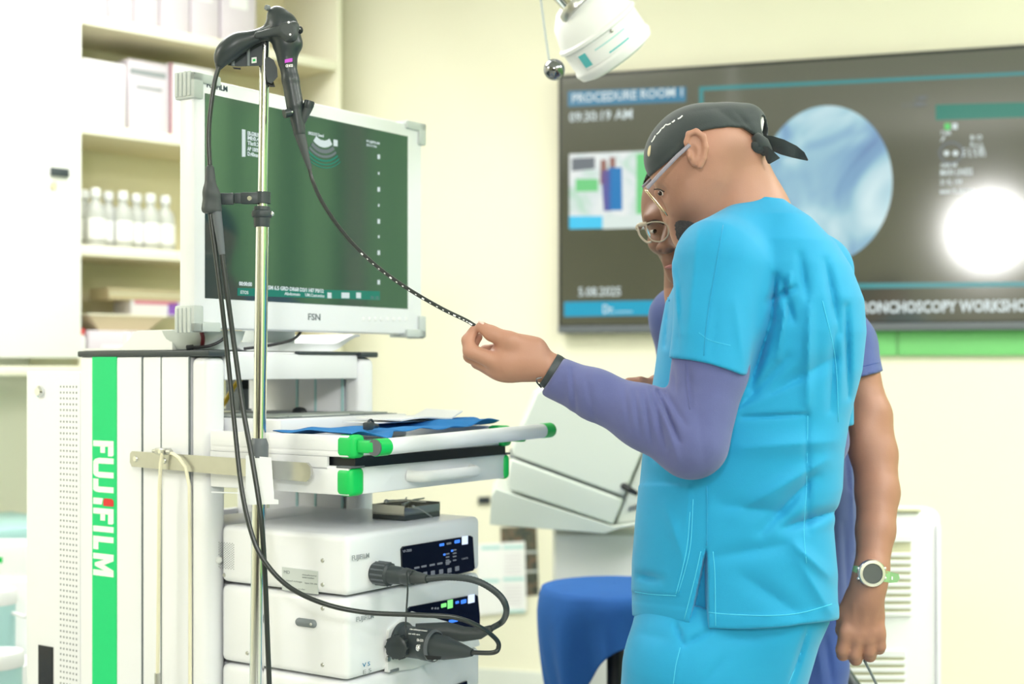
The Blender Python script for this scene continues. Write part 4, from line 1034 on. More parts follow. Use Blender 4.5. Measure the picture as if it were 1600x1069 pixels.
# clip arm holding the cords
ca = on_pole(410.5, 318, [(.009, 0), (.0135, 0), (.0135, .020), (.009, .020)], 'clip_collar', 'dark_grey')
a, b = W(343, 310, YP-.006), W(404, 310, YP-.006); d = (b-a).normalized()
mb = MB(); fr_ = frame(d, V((0, 0, 1)), a)
L = (b-a).length
mb.box((.0, -.011, -.006), (.026, .009, .006), .003, m=fr_); mb.box((.026, -.009, -.004), (L*.62, .009, .005), .002, m=fr_); mb.box((L*.55, -.010, -.005), (L, .010, .006), .002, m=fr_); mb.box((L*.28, -.01, -.007), (L*.36, .01, .002), .002, m=fr_)
ppart('clip_arm', mb, 'dark_grey', ca)
mb = MB(); mb.lathe([(0, 0), (.0052, 0), (.004, .002), (0, .002)], 16, m=frame((1, 0, 0), (0, 0, 1), W(390, 310, YP-.0115))); ppart('clip_screw', mb, 'chrome', ca)
# top hanger comb
hg = MB(); YHG = YP+.004
def quad_block(mb, pts, y0, y1):
    a = [W(x, y, y0) for x, y in pts]; b = [W(x, y, y1) for x, y in pts]; n = len(pts)
    mb.add(a+b, [tuple(range(n)), tuple(reversed(range(n, 2*n)))]+[(i, n+i, n+(i+1) % n, (i+1) % n) for i in range(n)])
quad_block(hg, [(356, 102), (372, 104), (405, 103), (416, 101), (416, 45), (400, 48), (362, 78)], YHG-.012, YHG+.03)
hgo = ppart('hanger', hg, 'dark_grey')
for x, y0, y1 in ((364, 82, 103), (388, 67, 103)):
    mb = MB(); mb.cyl(W(x, y0, YHG-.013), W(x, y1, YHG-.013), .0032, seg=12); ppart('hanger_rib', mb, 'grey', hgo)
mb = MB(); quad_block(mb, [(363, 105), (376, 106), (376, 109), (366, 108)], YHG-.008, YHG); ppart('hanger_hook', mb, 'black', hgo)
mb = MB(); quad_block(mb, [(393, 99), (401, 98), (401, 89), (393, 90)], YHG-.014, YHG-.012); g = ppart('hanger_label', mb, 'label_paper', hgo)
mb = MB(); quad_block(mb, [(395, 96), (399, 95.5), (399, 92), (395, 92.5)], YHG-.0146, YHG-.0138); ppart('label_mark', mb, 'green_cap', hgo)
mb = MB(); quad_block(mb, [(414, 110), (418, 128), (424, 131), (434, 120), (433, 106), (428, 94), (420, 89), (414, 92)], YHG-.018, YHG-.008); ppart('hanger_paddle', mb, 'dark_grey', hgo)
mb = MB(); quad_block(mb, [(404, 102), (418, 100), (430, 136), (421, 136)], YHG-.008, YHG+.014); ppart('hanger_cradle', mb, 'black', hgo)
# clamp block on the cart rail
mb = MB()
quad_block(mb, [(330, 768), (428, 772), (428, 780), (435, 781), (435, 788), (385, 789), (384, 772), (330, 770)], YP-.018, YP+.03)
quad_block(mb, [(384, 712), (424, 715), (428, 772), (384, 772)], YP-.016, YP+.03)
cb = ppart('rail_clamp', mb, 'white', ang=25)
mb = MB(); mb.cyl(W(419, 788, YP-.01), W(419, 794, YP-.01), .0025, seg=10); ppart('clamp_screw', mb, 'steel', cb)
mb = MB(); mb.cyl(W(406, 740, YP), CC+CX*(-.01)+CY*.17+V((0, 0, 1.03)), .01); ppart('clamp_bolt', mb, 'steel', cb)

# ------------------------------------------------------------------ endoscope: control body, tubes, plugs
scope = thing('endoscope', 'black flexible endoscope hung on the pole with its cords and plugs', 'endoscope', W(418, 120, YP))
def sp_(nm, mb, m, par=None, **k): return part(nm, mb, MATS[m], par or scope, world=True, **k)
YS = YP-.018
def f_body(P):
    g = lambda x, y, dy=0: W(x, y, YS+dy)
    d = rc(P, g(433, 25), g(438, 44), .0175, .0245)
    d = smin(d, rc(P, g(440, 40), g(446, 66), .0250, .0235), .010)
    d = smin(d, rc(P, g(448, 40), g(459, 68), .0170, .0150), .012)
    d = smin(d, rc(P, g(449, 78), g(449, 92), .0175, .0145), .012)
    d = smin(d, chain(P, [(g(448, 90), .0145), (g(454, 125), .0150), (g(461, 165), .0152)], .004), .012)
    d = smin(d, chain(P, [(g(461.5, 167), .0146), (g(468, 208), .0105)], .002), .0015)
    d = smin(d, rc(P, g(430, 48), g(405, 55), .013, .012), .010)
    return d
ctl = sdf_obj('control_body', f_body, tuple(W(385, 225, YS)-V((.02, .06, .01))), tuple(W(495, 0, YS)+V((.0, .06, .02))), .0021, MATS['scope_black'], scope)
mb = MB(); mb.tube([W(467, 206, YS), W(472, 222, YS), W(478, 244, YS), W(484, 264, YS)], [.0103, .0088, .0062, .0042], 16); sp_('bend_relief', mb, 'scope_rubber')
# angulation lever
lv = lambda P: smin(smin(rc(P, W(452, 47, YS-.024), W(459, 42, YS-.022), .014, .010), rc(P, W(456, 56, YS-.024), W(449, 60, YS-.022), .010, .007), .01), rc(P, W(446, 46, YS-.025), W(402, 55, YS-.02), .009, .0055), .01)
lo_ = lambda P: np.maximum(lv(P), np.maximum(-(P[:, 1]-(YS-.034)), P[:, 1]-(YS-.018)))
lever = sdf_obj('angle_lever', lo_, tuple(W(390, 75, YS)-V((.01, .05, .01))), tuple(W(480, 25, YS)+V((.01, .0, .01))), .0016, MATS['scope_rubber'], scope)
for x, y in ((451, 35), (453.5, 54)):
    mb = MB(); mb.lathe([(0, 0), (.0022, 0), (.0018, .001), (0, .001)], 12, m=frame((1, 0, 0), (0, 0, 1), W(x, y, YS-.0335))); sp_('lever_pin', mb, 'letter_white', lever)
mb = MB(); pts = [W(399, 51, YS-.028), W(410, 45, YS-.031), W(421, 40, YS-.033)]; mb.tube(pts, .0007, 6); sp_('lever_edge', mb, 'grey', lever)
mb = MB(); mb.sphere(W(467, 47, YS-.004), .0075, 18); mb.cyl(W(459, 46, YS), W(467, 47, YS-.003), .004); sp_('suction_button', mb, 'black')
mb = MB(); mb.sphere(W(468.5, 45, YS-.0105), .0012, 8); sp_('button_pin', mb, 'letter_white')
mb = MB(); mb.lathe([(0, .003), (.0045, .002), (.005, -.004)], 18, m=frame((.8, -.55, -.1), (.1, -.1, 1), W(417, 12, YS-.012))); sp_('head_button', mb, 'grey')
# working port and side cap
mb = MB(); mb.tube([W(470, 195, YS), W(476, 180, YS-.002), W(482, 168, YS-.002)], [.006, .0075, .008], 16); wp = sp_('working_port', mb, 'scope_rubber')
mb = MB(); mb.lathe([(.0, .008), (.009, .008), (.0095, .0), (.008, -.006), (0, -.006)], 18, m=M.Translation(W(482, 165, YS-.002)) @ (W(484, 156, YS)-W(480, 172, YS)).to_track_quat('Z', 'Y').to_matrix().to_4x4()); sp_('port_cap', mb, 'scope_black', wp)
mb = MB(); quad_block(mb, [(478, 158), (491, 160), (492, 163), (479, 162)], YS-.006, YS+.006); sp_('port_flap', mb, 'scope_black', wp)
mb = MB(); mb.cyl(W(457, 175, YS-.008), W(453, 176, YS-.012), .0048); sv = sp_('side_valve', mb, 'chrome')
mb = MB(); mb.cyl(W(453.5, 176, YS-.011), W(444, 178, YS-.017), .0072, .0078); sp_('valve_cap', mb, 'scope_black', sv)
# marks on the grip
gs_ = [[surf(f_body, x, y+dx_, 2.4, 2.6) for x, dx_ in ((445, 1.6), (449, .8), (453, 0), (457, -.6))] for y in (91.5, 97)]
mb = MB()
if all(p for r in gs_ for p in r):
    lf = V((0, -.0006, 0)); mb.add([p+lf for r in gs_ for p in r], [(k, k+1, k+5, k+4) for k in range(3)])
    sp_('grip_mark', mb, 'magenta')
frm = frame(V((.98, 0, .08)), V((-.08, 0, 1)), W(446.5, 105, YS-.0168)); text('grip_text', 'CE 0123', .0062, M.Translation(-W(418, 120, YP)) @ frm, MATS['letter_white'], scope, .0003, .0004, width=.0125)
# universal cord boot at the hanger, cord, branch piece
mb = MB(); pts = [(404, 56, .0115), (392, 60, .0135), (372, 68, .0195), (356, 80, .0195), (347, 92, .0155), (343, 102, .0085), (341, 108, .0045)]
sp = spline([(*W(x, y, YP-.025), r) for x, y, r in pts], 6)
mb.tube([V(p[:3]) for p in sp], [p[3] for p in sp], 20); sp_('cord_boot', mb, 'scope_black')
mb = MB(); mb.tube([W(410, 52, YP-.022), W(392, 60, YP-.025)], .0095, 16); sp_('boot_neck', mb, 'scope_rubber')
def cord(nm, pts, r, m='cord', n=10):
    p = spline([tuple(W(x, y, yy)) for x, y, yy in pts], n); mb = MB(); mb.tube([V(q) for q in p], r, 12); return sp_(nm, mb, m, ang=None)
YC = YP-.03
cord('universal_cord', [(342, 104, YC), (335, 130, YC), (328, 180, YC), (326, 220, YC), (328, 262, YC)], .0042)
fb = lambda P: smin(smin(rc(P, W(328, 264, YC), W(329, 300, YC), .0075, .0115), rc(P, W(329, 300, YC), W(326, 326, YC), .0115, .0125), .01), rc(P, W(336, 306, YC), W(338, 328, YC), .0095, .0095), .008)
fbx = lambda P: smax(fb(P), -(P[:, 2]-W(330, 334, YC).z), .004)
sdf_obj('cord_branch', fbx, tuple(W(312, 345, YC)-V((0, .03, 0))), tuple(W(352, 250, YC)+V((0, .03, 0))), .0016, MATS['scope_rubber'], scope)
mb = MB(); mb.tube([W(338, 330, YC), W(342, 360, YC), W(347, 398, YC)], [.0088, .0078, .0055], 16); sp_('branch_relief', mb, 'mid_grey')
TIP_B = cw(front_xz(624, 1000, PF)[0], PF, front_xz(624, 1000, PF)[1])+(-CY+V((0, 0, -.03))).normalized()*.162; TIP = (*px_of(TIP_B), TIP_B.y)
cord('processor_cord', [(328, 330, YC), (336, 390, YC), (346, 470, YC), (356, 560, YC), (366, 660, YC-.01), (377, 760, YC-.03), (392, 830, YC-.05), (412, 875, YC-.06), (450, 916, YC-.07), (505, 943, YC-.08), (570, 957, YC-.08), (650, 961, YC-.07), (710, 965, YC-.05),
                        (750, 980, YC-.03), (775, 999, YC), (779, 1012, YC+.01), (770, 1020, YC+.01), TIP], .0042)
cord('lower_cord', [(346, 390, YC), (354, 450, YC), (366, 540, YC), (380, 640, YC-.01), (396, 730, YC-.03), (408, 810, YC-.045), (414, 900, YC-.05), (418, 1000, YC-.05), (421, 1080, YC-.05), (424, 1200, YC-.04)], .0045)
# insertion tube down to the hand, with depth marks
tube_px = [(483, 262, YS), (489, 284, YS), (503, 315, YS-.01), (526, 350, YS-.02), (556, 386, YS-.03), (596, 422, YS-.045), (640, 453, YS-.06), (690, 482, YS-.075), (727, 500, YS-.082), (742, 509, YS-.085)]
tp = spline([tuple(W(*p)) for p in tube_px], 14)
mb = MB(); mb.tube([V(p) for p in tp], .0034, 12); tube = sp_('insertion_tube', mb, 'cord', ang=None)
for k in range(60, len(tp)-4, 3):
    p = V(tp[k]); d = (V(tp[k+1])-V(tp[k-1])).normalized(); big = (k-60) % 15 == 0
    mb = MB(); n_ = d.cross(V((0, 1, 0))).normalized()
    if n_.z > 0: n_ = -n_
    c = p+V((0, -.0030, 0))+n_*.0012; mb.box((-.0024 if big else -.0015, -.0012 if big else -.0007, -.0006), (.0024 if big else .0015, .0012 if big else .0007, .0006), m=frame(d, n_, c)); sp_('depth_mark', mb, 'letter_white', tube, smooth=False)
# plugs at the processors
def plug_axis(px, py, ly=PF):
    x, z = front_xz(px, py, ly); return cw(x, ly, z)
NF = -CY
b1 = plug_axis(582, 896); r1 = (NF+V((0, 0, -.01))).normalized(); fm = M.Translation(b1) @ r1.to_track_quat('Z', 'Y').to_matrix().to_4x4()
b1 = plug_axis(586, 895)
fm = M.Translation(b1) @ r1.to_track_quat('Z', 'Y').to_matrix().to_4x4()
mb = MB(); mb.lathe([(0, 0), (.019, 0), (.0205, .004), (.0205, .034), (.0165, .037), (.0155, .060), (.0145, .062), (.0145, .068), (.0155, .070), (.013, .088), (0, .088)], 32, m=fm); pg = sp_('light_plug', mb, 'dark_grey')
for k in range(14):
    a = 2*math.pi*k/14; mb = MB(); mb.cyl(fm @ V((.0203*math.cos(a), .0203*math.sin(a), .005)), fm @ V((.0203*math.cos(a), .0203*math.sin(a), .033)), .0018, seg=8); sp_('grip_ridge', mb, 'mid_grey', pg)
def yl(px, Y): return Y
e1 = fm @ V((0, 0, .088)); u1, v1 = px_of(e1)
mb = MB(); mb.tube([e1-r1*.004, e1+r1*.014, e1+r1*.03], [.0125, .010, .0075], 16); sp_('plug_relief', mb, 'scope_rubber', pg)
e2 = e1+r1*.028; ue, ve = px_of(e2)
# lower plug
b2 = plug_axis(624, 1000); r2 = (NF+V((0, 0, -.03))).normalized(); f2 = M.Translation(b2) @ r2.to_track_quat('Z', 'Y').to_matrix().to_4x4()
mb = MB(); mb.lathe([(0, 0), (.033, 0), (.034, .004), (.034, .010), (.029, .013), (.0275, .055), (.0285, .058), (.0285, .075), (.025, .080), (.022, .084), (.0215, .105), (.011, .150), (.0065, .165), (0, .165)], 36, m=f2); p2 = sp_('video_plug', mb, 'dark_grey')
mb = MB(); mb.lathe([(.0292, .078), (.0288, .082), (.026, .084)], 36, m=f2); sp_('plug_ring', mb, 'mid_grey', p2)
kf = M.Translation(f2 @ V((0, 0, .02))+V((-.015, -.028, -.004))) @ (V((-.35, -.9, .0))).to_track_quat('Z', 'Y').to_matrix().to_4x4()
mb = MB(); mb.lathe([(0, -.01), (.019, -.01), (.021, .0), (.021, .010), (.017, .013), (0, .013)], 28, m=kf); kn = sp_('lock_knob', mb, 'scope_black', p2)
for k in range(10):
    a = 2*math.pi*k/10; mb = MB(); mb.cyl(kf @ V((.0205*math.cos(a), .0205*math.sin(a), -.008)), kf @ V((.0205*math.cos(a), .0205*math.sin(a), .010)), .0028, seg=8); sp_('knob_ridge', mb, 'dark_grey', p2)
mb = MB(); mb.sphere(f2 @ V((0, 0, .045))+V((.002, -.03, -.002)), .007, 16); sp_('plug_stud', mb, 'chrome', p2)
# printing on the plug
for s, x, y, h, wd in (('CE 0123', 650, 1013, 6, 18), ('EB-530', 651, 1002, 4, 10), ('video endoscope connector', 640, 984, 2.5, 28), ('use with care', 638, 991, 2.5, 18)):
    yy = YP+.015; p = W(x, y, yy); p.y = (f2 @ V((0, 0, .06))).y-.0292-.001
    k = p.y/F; p = W(x, y, p.y)
    text('plug_text', s, h*k/.72, M.Translation(-W(418, 120, YP)) @ frame(V((.98, .05, -.12)), V((.1, 0, 1)), p), MATS['letter_white'], scope, .0001, .0003, width=wd*k)
mb = MB(); quad_block(mb, [(663, 1024), (690, 1026), (688, 1031), (668, 1031)], YP-.01, YP+.01); sp_('plug_foot', mb, 'black', p2)
# second plug arm and the corrugated light guide between both plugs
s0 = f2 @ V((0, .0, .05))+V((0, .03, .018)); us, vs_ = px_of(s0)
mb = MB(); mb.tube([W(650, 988, s0.y), W(700, 986, s0.y), W(725, 991, s0.y-.005), W(750, 990, s0.y-.01), W(768, 982, s0.y-.012)], [.016, .0165, .014, .0105, .0065], 18); sp_('guide_boot', mb, 'scope_rubber')
gp = [tuple(e2)]+[tuple(W(x, y, yy)) for x, y, yy in ((705, 902, e2.y-.02), (745, 908, e2.y-.03), (778, 928, e2.y-.03), (791, 950, e2.y-.02), (786, 970, s0.y-.02), (768, 982, s0.y-.012))]
gs = spline(gp, 16); mb = MB(); mb.tube([V(p) for p in gs], [.0062 if (i % 2 == 0 and i < 60) else .0056 for i in range(len(gs))], 12); sp_('light_guide', mb, 'dark_grey', ang=None)
# thin tie cord from the upper plug to the lower knob
q0 = e1-r1*.006; pts = [q0+V((.0, -.013, .006)), q0+V((.004, -.018, .014)), q0+V((-.006, -.02, .012)), W(637, 920, q0.y-.02), W(635, 955, q0.y-.025), W(634, 980, q0.y-.03), W(636, 995, (f2 @ V((0, 0, .045))).y-.036)]
mb = MB(); mb.tube([V(p) for p in spline([tuple(p) for p in pts], 8)], .0017, 8); sp_('tie_cord', mb, 'scope_black', ang=None)

# ------------------------------------------------------------------ lamp hub hanging at the top
YL = 3.0
hub = thing('lamp_hub', 'white rounded lamp hub with a blue label hanging from a chrome arm', 'lamp', W(945, 60, YL))
axh = (V((.46, .22, -.60))).normalized(); hm = M.Translation(W(917, 22, YL)) @ axh.to_track_quat('Z', 'Y').to_matrix().to_4x4()
mb = MB(); mb.lathe([(0.0, -.045), (.03, -.045), (.055, -.035), (.076, -.012), (.086, .02), (.088, .03), (.094, .034), (.0945, .04), (.0895, .044), (.0895, .088), (.092, .091), (.093, .097), (.088, .110), (.07, .117), (0, .119)], 48, m=hm); hb = part('hub_body', mb, MATS['white_soft'], hub, world=True)
def band(nm, a0, a1, z0, z1, m, r=.0902):
    mb = MB(); mb.lathe([(r, z0), (r+.0006, z0), (r+.0006, z1), (r, z1)], 14, m=hm, a0=math.radians(a0), a1=math.radians(a1)); return part(nm, mb, MATS[m], hub, world=True)
hi = hm.inverted()
def hub_ang(px, py):
    c = hi @ W(px, py, YL-.08); return math.degrees(math.atan2(c.y, c.x))
aa = hub_ang(955, 100)
lb_ = band('label', aa-42, aa+40, .050, .087, 'label_paper')
band('label_print', aa+24, aa+37, .053, .082, 'teal', .0909); band('label_print', aa-38, aa+10, .058, .061, 'teal_pale', .0909); band('label_print', aa-36, aa-4, .079, .082, 'teal', .0909)
p = hm @ V((.091*math.cos(math.radians(aa-22)), .091*math.sin(math.radians(aa-22)), .047)); mb = MB(); mb.sphere(p, .004, 10); part('hub_screw', mb, MATS['steel'], hub, world=True)
a, b = W(897, 8, YL-.03), W(850, -40, YL-.02)
mb = MB(); mb.cyl(W(899, 11, YL-.04), b+V((-.25, 0, .28)), .024); part('arm', mb, MATS['chrome'], hub, world=True)
dm = (b-a).normalized(); cm = M.Translation(W(899, 11, YL-.04)) @ dm.to_track_quat('Z', 'Y').to_matrix().to_4x4()
mb = MB(); mb.lathe([(.024, -.012), (.038, -.012), (.04, -.004), (.038, .006), (.03, .008), (.024, .008)], 32, m=cm); part('arm_collar', mb, MATS['steel'], hub, world=True)
mb = MB(); mb.tube([b+V((-.25, 0, .28)), b+V((-.3, 0, .36)), b+V((-.3, 0, .9))], .024, 16); part('ceiling_arm', mb, MATS['white_soft'], hub, world=True)
top = b+V((-.3, 0, .9)); mb = MB(); mb.cyl(V((top.x, top.y, HC-.06)), V((top.x, top.y, HC)), .09); mb.cyl(V((top.x, top.y, top.z-.1)), V((top.x, top.y, HC)), .024); part('ceiling_mount', mb, MATS['white_soft'], hub, world=True)
bp = thing('ball_pull', 'dark chrome ball hanging on a thin wire beside the lamp hub', 'lamp pull', W(866, 109, YL-.05))
mb = MB(); mb.sphere(W(866, 109, YL-.05), .0222, 28); part('ball', mb, MATS['dark_chrome'], bp, world=True)
mb = MB(); mb.tube([W(858, 94, YL-.05), W(853, 60, YL-.05), W(845, 0, YL-.05), W(842, -30, YL-.05), W(842, -60, YL-.04)], .0028, 10); part('wire', mb, MATS['pale_grey'], bp, world=True)
mb = MB(); mb.tube([W(842, -60, YL-.04), W(842, -900, YL-.04)], .004, 10); part('hanger_rod', mb, MATS['pale_grey'], bp, world=True)

# ------------------------------------------------------------------ pale machine on its stand, behind the arm
t = thing('tilted_machine', 'pale grey machine tilted on a white stand behind the forearm', 'machine', V((W(930, 800, 3.9).x, 3.9, 0)))
def slab(nm, pts, y0, y1, m, par=None, bev=0.0):
    mb = MB(); a = [W(x, y, y0) for x, y in pts]; dlt = V((0, y1-y0, 0)); b = [p+dlt for p in a]; n = len(pts)
    mb.add(a+b, [tuple(range(n)), tuple(reversed(range(n, 2*n)))]+[(i, n+i, n+(i+1) % n, (i+1) % n) for i in range(n)])
    o = part(nm, mb, MATS[m], par or t, world=True, ang=20)
    md = o.modifiers.new('bevel', 'BEVEL'); md.width = .006; md.segments = 2; md.limit_method = 'ANGLE'; return o
lidp = [(847, 606), (838, 614), (800, 700), (800, 712), (975, 776), (1010, 690), (1006, 672)]
slab('lid', lidp, 3.72, 4.1, 'machine')
slab('body', [(798, 716), (792, 752), (797, 766), (958, 820), (975, 781)], 3.71, 4.1, 'machine')
slab('end_block', [(978, 778), (962, 820), (1060, 806), (1066, 740), (1010, 700)], 3.74, 4.1, 'off_white')
slab('base_wedge', [(775, 764), (768, 775), (765, 820), (945, 834), (968, 826), (1060, 810), (1060, 808), (958, 823)], 3.70, 4.12, 'machine')
slab('hinge', [(796, 712), (976, 777), (976, 781), (796, 716)], 3.735, 4.08, 'grey')
x0 = W(868, 900, 3.85).x; x1 = W(1130, 900, 3.85).x; ztop = W(900, 836, 3.85).z
mb = MB(); mb.box((x0, 3.85, 0), (x1, 4.15, ztop), .006); part('stand', mb, MATS['white_soft'], t, world=True)
kp_ = W(985, 765, 3.70); mb = MB(); mb.tube([W(972, 758, 3.73), W(985, 766, 3.70), W(996, 772, 3.70)], [.010, .008, .006], 12); part('knob', mb, MATS['black'], t, world=True)
for k in range(6): 
    mb = MB(); quad_block(mb, [(982+k*4, 800-k*1.2), (985+k*4, 799-k*1.2), (986+k*4, 791-k*1.2), (983+k*4, 792-k*1.2)], 3.735, 3.74); part('vent_slot', mb, MATS['grey'], t, world=True)
# ------------------------------------------------------------------ draped stool
YD = 3.45; c = W(962, 930, YD); zt = W(940, 917, YD).z
t = thing('draped_stool', 'stool covered with a hanging bright blue cloth', 'stool', (c.x, YD, 0))
mb = MB(); mb.lathe([(0, zt-.06), (.165, zt-.06), (.178, zt-.045), (.178, zt-.02), (.165, zt-.006), (0, zt-.004)], 40); part('seat', mb, MATS['dark_grey'], t)
mb = MB(); mb.cyl((0, 0, .1), (0, 0, zt-.06), .022); part('post', mb, MATS['black'], t)
for k in range(5):
    a = 2*math.pi*k/5+.4; mb = MB(); mb.tube([(0, 0, .1), (.24*math.cos(a), .24*math.sin(a), .06)], .014, 10); lg = part('foot', mb, MATS['black'], t)
    mb = MB(); mb.sphere((.24*math.cos(a), .24*math.sin(a), .03), .03, 12); part('castor', mb, MATS['black'], lg)
mb = MB(); n, r_ = 120, 30; vs = []; fs = []
for i in range(n):
    a = 2*math.pi*i/n
    cs_ = math.cos(a); hem = .15+.12*max(0, -cs_)**2+.035*math.sin(a*2+1.0)+.02*math.sin(5*a)
    for j in range(r_+1):
        v = j/r_
        if v < .4:
            r = .18*v/.4; z = zt+.008*(1-(v/.4)**4)
        else:
            s = (v-.4)/.6; q = min(1, s*5)
            r = .18+.014*math.sin(q*math.pi/2)+s*(.010*math.sin(a*7)+.012*math.sin(a*11+2)-.05*max(0, -cs_)*s)
            z = zt-.014*(1-math.cos(q*math.pi/2))-hem*s
        vs.append((r*math.cos(a), r*math.sin(a), z))
for i in range(n):
    for j in range(r_):
        a = i*(r_+1)+j; b = ((i+1) % n)*(r_+1)+j
        fs.append((a, b, b+1, a+1))
mb.add(vs, fs); o = part('cloth', mb, MATS['stool_blue'], t, ang=None)
md = o.modifiers.new('thick', 'SOLIDIFY'); md.thickness = .002
# ------------------------------------------------------------------ white vented panel heater at the right
YG = 3.5
t = thing('panel_heater', 'white wall heater with rounded corners and rows of vent slats', 'heater', V((W(1400, 800, YG).x, YG, 0)))
gx0, gx1 = W(1270, 800, YG).x, W(1475, 800, YG).x; gz1 = W(1400, 796, YG).z
mb = MB(); mb.box((gx0, YG+.004, .06), (gx1, YG+.12, gz1), .03, seg=4); part('housing', mb, MATS['white_soft'], t, world=True)
mb = MB(); mb.box((W(1463, 0, YG).x, YG-.004, .1), (W(1470, 0, YG).x, YG+.02, W(0, 820, YG).z), .004); part('edge_rib', mb, MATS['white'], t, world=True)
mb = MB(); mb.box((W(1395, 0, YG).x, YG-.002, W(0, 800, YG).z), (W(1440, 0, YG).x, YG+.02, W(0, 796, YG).z), .001); part('top_slot', mb, MATS['slot_beige'], t, world=True)
for x in (gx0+.03, gx1-.05):
    mb = MB(); mb.box((x, YG+.01, 0), (x+.03, YG+.11, .06)); part('foot', mb, MATS['grey'], t, world=True)
for y0, y1, xl, xr in ((838, 960, 1290, 1424), (1018, 1200, 1290, 1414)):
    mb = MB(); mb.box((W(xl, 0, YG).x, YG+.0035, W(0, y1, YG).z), (W(xr, 0, YG).x, YG+.01, W(0, y0, YG).z)); part('vent_recess', mb, MATS['slot_beige'], t, False, world=True)
    k = 0; y = y0
    while y < y1:
        mb = MB(); mb.box((W(xl-1, 0, YG).x, YG-.004, W(0, y+9, YG).z), (W(xr+1, 0, YG).x, YG+.004, W(0, y+2.6 if k else y-2, YG).z), .0015, seg=1)
        if not (k == 1 and y0 == 838): part('slat', mb, MATS['white_soft'], t, world=True)
        y += 11.6; k += 1
# dark tube and thin wire by the hanging hand
t = thing('thin_wire', 'thin grey wire hanging under the watch hand', 'wire', W(1380, 1090, 2.8))
mb = MB(); mb.tube([W(1352, 1035, 2.66), W(1360, 1050, 2.68), W(1372, 1075, 2.72), W(1390, 1130, 2.75), W(1400, 2200, 2.75)], .0025, 8); part('strand', mb, MATS['grey'], t, world=True)
mb = MB(); mb.sphere(W(1352, 1033, 2.66), .004, 10); part('bead', mb, MATS['grey'], t, world=True)
t = thing('floor_bar', 'dark slanting metal bar low behind the violet blue scrubs', 'bar', V((W(1330, 1060, 3.1).x, 3.1, 0)))
mb = MB(); mb.tube([W(1290, 1010, 3.2), W(1345, 1090, 3.1), W(1400, 1450, 3.0)], .018, 12); part('tube', mb, MATS['dark_grey'], t, world=True)
mb = MB(); mb.sphere(W(1290, 1010, 3.2), .022, 12); part('end_cap', mb, MATS['black'], t, world=True)
# ------------------------------------------------------------------ low left corner: teal bench, box, jars
t = thing('teal_bench', 'teal cabinet bench against the left wall', 'cabinet', (-1.80, 4.15, 0), math.radians(45))
mb = MB(); mb.box((-.55, -.22, .05), (.45, .22, .70), .006); part('body', mb, MATS['teal'], t)
mb = MB(); mb.box((-.57, -.24, .70), (.47, .24, .745), .006); part('top', mb, MATS['teal_pale'], t)
for i in range(2):
    mb = MB(); mb.box((-.53+i*.49, -.235, .08), (-.06+i*.49, -.22, .67), .004); d = part('door', mb, MATS['teal'], t)
    mb = MB(); mb.tube([(-.1+i*.1, -.236, .5), (-.1+i*.1, -.255, .51), (-.1+i*.1, -.255, .59), (-.1+i*.1, -.236, .6)], .005, 8); part('handle', mb, MATS['steel'], d)
t = thing('supply_box', 'white box with a small green mark at the left edge', 'box', W(14, 895, 3.7))
mb = MB(); p = W(14, 895, 3.7); mb.box((-.12, -.03, 0), (.07, .12, W(14, 850, 3.7).z-p.z), .004); part('body', mb, MATS['white_soft'], t)
mb = MB(); mb.box((-.03, -.0315, .03), (-.006, -.029, .044)); part('mark', mb, MATS['green_cap'], t, False)
mb = MB(); mb.box((-.2, -.04, -.012), (.12, .18, 0)); part('tray', mb, MATS['white_soft'], t)
def jar(label, px, py, Y, r, h):
    p = W(px, py, Y); t = thing('lidded_jar', label, 'jar', (p.x, Y, p.z-h), group='white lidded jars')
    mb = MB(); mb.lathe([(0, 0), (r*.8, 0), (r*.92, .01), (r*.95, h-.03), (0, h-.03)], 28); part('jar_body', mb, MATS['teal_pale'], t)
    mb = MB(); mb.lathe([(r*.9, h-.035), (r, h-.035), (r*1.02, h-.03), (r*1.02, h-.008), (r*.96, h), (0, h)], 32); part('lid', mb, MATS['white_soft'], t)
    return t
j1 = jar('white lidded jar with a short spout at the left edge', -10, 921, 3.5, .055, .18)
mb = MB(); mb.cyl((.045, -.01, .125), (.085, -.02, .115), .005, seg=10); part('spout', mb, MATS['white_soft'], j1)
j2 = jar('larger white lidded jar low at the left edge', -6, 1018, 3.35, .062, .22)
t = thing('white_stand', 'white two step stand carrying the lidded jars', 'stand', (W(-10, 921, 3.5).x, 3.43, 0))
z1 = W(-10, 921, 3.5).z-.18; z2 = W(-6, 1018, 3.35).z-.22
mb = MB(); mb.box((-.09, .005, 0), (.09, .17, z1), .004); part('upper_step', mb, MATS['white_soft'], t)
mb = MB(); mb.box((-.09, -.18, 0), (.09, .004, z2), .004); part('lower_step', mb, MATS['white_soft'], t)
mb = MB(); mb.box((-.25, .21, 0), (.22, .45, W(14, 895, 3.7).z-.012), .004); part('back_step', mb, MATS['white_soft'], t)

